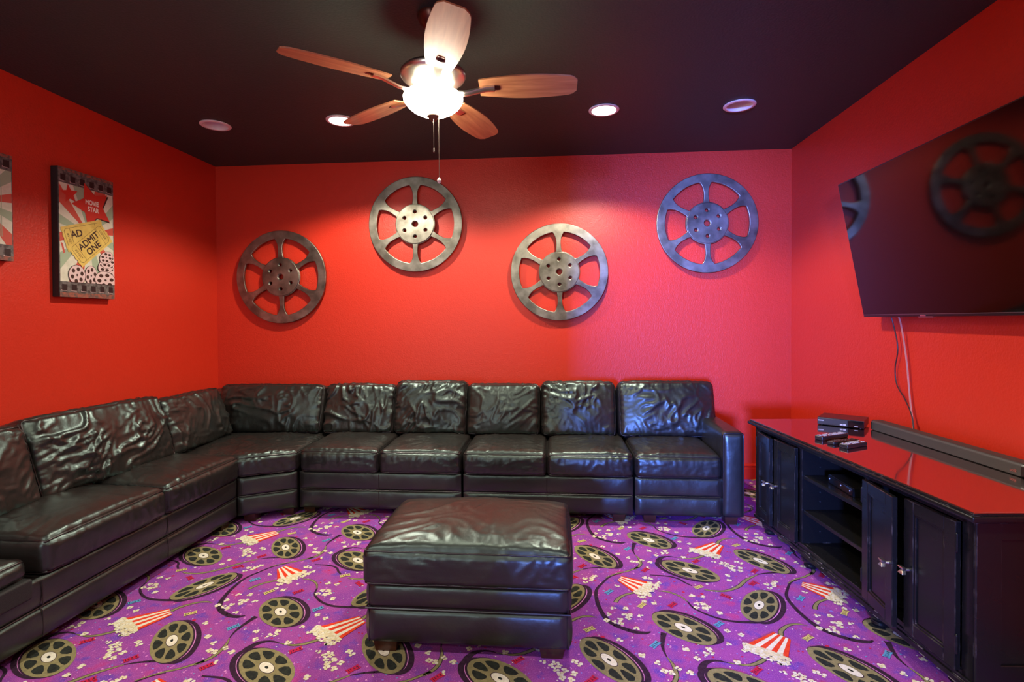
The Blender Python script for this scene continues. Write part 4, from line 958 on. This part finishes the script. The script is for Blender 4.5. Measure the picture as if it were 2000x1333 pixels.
# disc player: local x along its front
a_, b_p = cpos(0.150, 0.296, 0.700), cpos(0.285, 0.452, 0.700); fd = (b_p-a_).normalized(); fl_ = (b_p-a_).length
dang = math.atan2(fd.y, fd.x)
dp = thing('disc_player', 'slim black disc player on the console top, left of the soundbar', 'disc player', (a_.x, a_.y, 0.700), dang)
PL, PD, PH = 0.235, 0.185, 0.046
bm = bmesh.new(); box(bm, (0, 0.002, 0.003), (PL, PD, PH), 0.003, 2); bm_obj('casing', bm, M_BLK, dp)
bm = bmesh.new(); box(bm, (0.001, -0.004, 0.004), (PL*0.66, 0.003, PH-0.003), 0.002, 1); bm_obj('disc_tray', bm, mat('dark_grey_plastic', (0.035, 0.036, 0.034, 1), 0.35), dp)
bm = bmesh.new(); box(bm, (PL*0.67, -0.003, 0.004), (PL-0.001, 0.003, PH-0.003), 0.002, 1); bm_obj('display_window', bm, M_GLOSSBLK, dp)
bm = bmesh.new()
box(bm, (0.006, -0.0046, 0.026), (0.034, -0.0038, 0.031)); box(bm, (PL*0.50, -0.0046, 0.010), (PL*0.56, -0.0038, 0.018)); box(bm, (PL*0.57, -0.0046, 0.010), (PL*0.63, -0.0038, 0.019)); box(bm, (PL*0.80, -0.0036, 0.010), (PL*0.88, -0.0030, 0.013))
bm_obj('front_marking', bm, M_GREYTXT, dp, smooth=False)
for x, y in ((0.02, 0.02), (PL-0.02, 0.02), (0.02, PD-0.02), (PL-0.02, PD-0.02)):
    bm = bmesh.new(); lathe(bm, [(0.008, 0), (0.008, 0.004)], 12, (x, y), cap0=True); bm_obj('foot', bm, M_BLK, dp)
# soundbar
a_, b_p = cpos(0.300, 0.512, 0.700), cpos(1.226, 0.486, 0.700); fd = (b_p-a_).normalized()
sb = thing('soundbar', 'long dark grey cloth soundbar lying along the back of the console top', 'soundbar', (a_.x, a_.y, 0.700), math.atan2(fd.y, fd.x))
SL = (b_p-a_).length
bm = bmesh.new()
n = 10; prof = [(0.0, 0.004), (-0.0, 0.040), (0.004, 0.050), (0.014, 0.056), (0.060, 0.056), (0.072, 0.050), (0.075, 0.040), (0.075, 0.006), (0.070, 0.002), (0.004, 0.001)]
ra = [bm.verts.new((0.012, y, z)) for y, z in prof]; rb = [bm.verts.new((SL-0.012, y, z)) for y, z in prof]
for i in range(n): bm.faces.new((ra[i], ra[(i+1) % n], rb[(i+1) % n], rb[i]))
bm.faces.new(ra); bm.faces.new(rb); bm_obj('speaker_cloth', bm, M_FAB, sb)
for x0, x1, sg in ((0.0, 0.012, 1), (SL-0.012, SL, -1)):
    bm = bmesh.new(); A = [bm.verts.new((x0, 0.003+y*0.94 if sg > 0 else y, 0.002+z*0.96 if sg > 0 else z)) for y, z in prof]; B = [bm.verts.new((x1, y if sg > 0 else 0.003+y*0.94, z if sg > 0 else 0.002+z*0.96)) for y, z in prof]
    for i in range(n): bm.faces.new((A[i], A[(i+1) % n], B[(i+1) % n], B[i]))
    bm.faces.new(A); bm.faces.new(B); bm_obj('end_cap', bm, M_BLK, sb)
bm = bmesh.new(); me_into(bm, text2d('polk', 0.017, 0.0004), Matrix(((1,0,0,SL-0.045),(0,0,-1,-0.0006),(0,1,0,0.020),(0,0,0,1)))); bm_obj('logo', bm, M_SILVER, sb, smooth=False)
# remotes
def remote(label, s0, v0, s1, v1, w, h=0.020, seed=0, curved=False):
    a, b = cpos(s0, v0, 0.7002), cpos(s1, v1, 0.7002); d = b-a; L = d.length
    t = thing('remote_control', label, 'remote control', (a.x, a.y, 0.7002), math.atan2(d.y, d.x), 'remote controls on the console top')
    bm = bmesh.new(); vs = box(bm, (0, -w/2, 0), (L, w/2, h), 0.005, 3)
    if curved:
        for v in vs: v.co.y *= 1-0.22*math.sin(PI*v.co.x/L); v.co.z += 0.0
    bm_obj('handset', bm, M_BLK, t)
    rr = random.Random(seed); bm = bmesh.new(); nrow = int(L/0.013)
    for i in range(1, nrow):
        for j in (-1, 0, 1):
            if rr.random() < 0.15: continue
            x = i*L/nrow; y = j*w*0.27; box(bm, (x-0.0035, y-0.0038, h-0.0005), (x+0.0035, y+0.0038, h+0.0018), 0.0006, 1)
    bm_obj('button', bm, [M_GREYTXT if seed != 2 else M_BLK][0], t, kind='stuff', smooth=False)
remote('black remote control with pale buttons, farthest back of the three on the console', 0.560, 0.065, 0.480, 0.250, 0.046, 0.022, 1)
remote('plain black remote control in the middle of the three on the console', 0.655, 0.070, 0.600, 0.235, 0.040, 0.016, 2, True)
remote('black remote control with grey buttons, nearest the front edge of the three', 0.735, 0.085, 0.668, 0.225, 0.046, 0.020, 3, True)
# set-top box on the upper shelf
a_, b_p = cpos(0.630, 0.075, 0.5022), cpos(0.862, 0.050, 0.5022); fd = (b_p-a_).normalized(); L = (b_p-a_).length
st = thing('set_top_box', 'small black set-top box on the upper open shelf of the console', 'set-top box', (a_.x, a_.y, 0.5022), math.atan2(fd.y, fd.x))
bm = bmesh.new(); box(bm, (0, 0.003, 0), (L, 0.15, 0.040), 0.003, 2); bm_obj('casing', bm, M_BLK, st)
bm = bmesh.new(); box(bm, (0.002, -0.002, 0.002), (L-0.002, 0.004, 0.038), 0.001, 1); bm_obj('front_panel', bm, M_GLOSSBLK, st)
bm = bmesh.new()
for x in (0.018, L*0.55, L*0.90): lathe(bm, [(0.0035, 0), (0.003, 0.002), (0.0005, 0.0025)], 12, M=Matrix.Translation((x, -0.002, 0.022)) @ Matrix.Rotation(PI/2, 4, 'X'))
bm_obj('indicator', bm, mat('pale_indicator', srgb(200, 215, 235), 0.3), st)
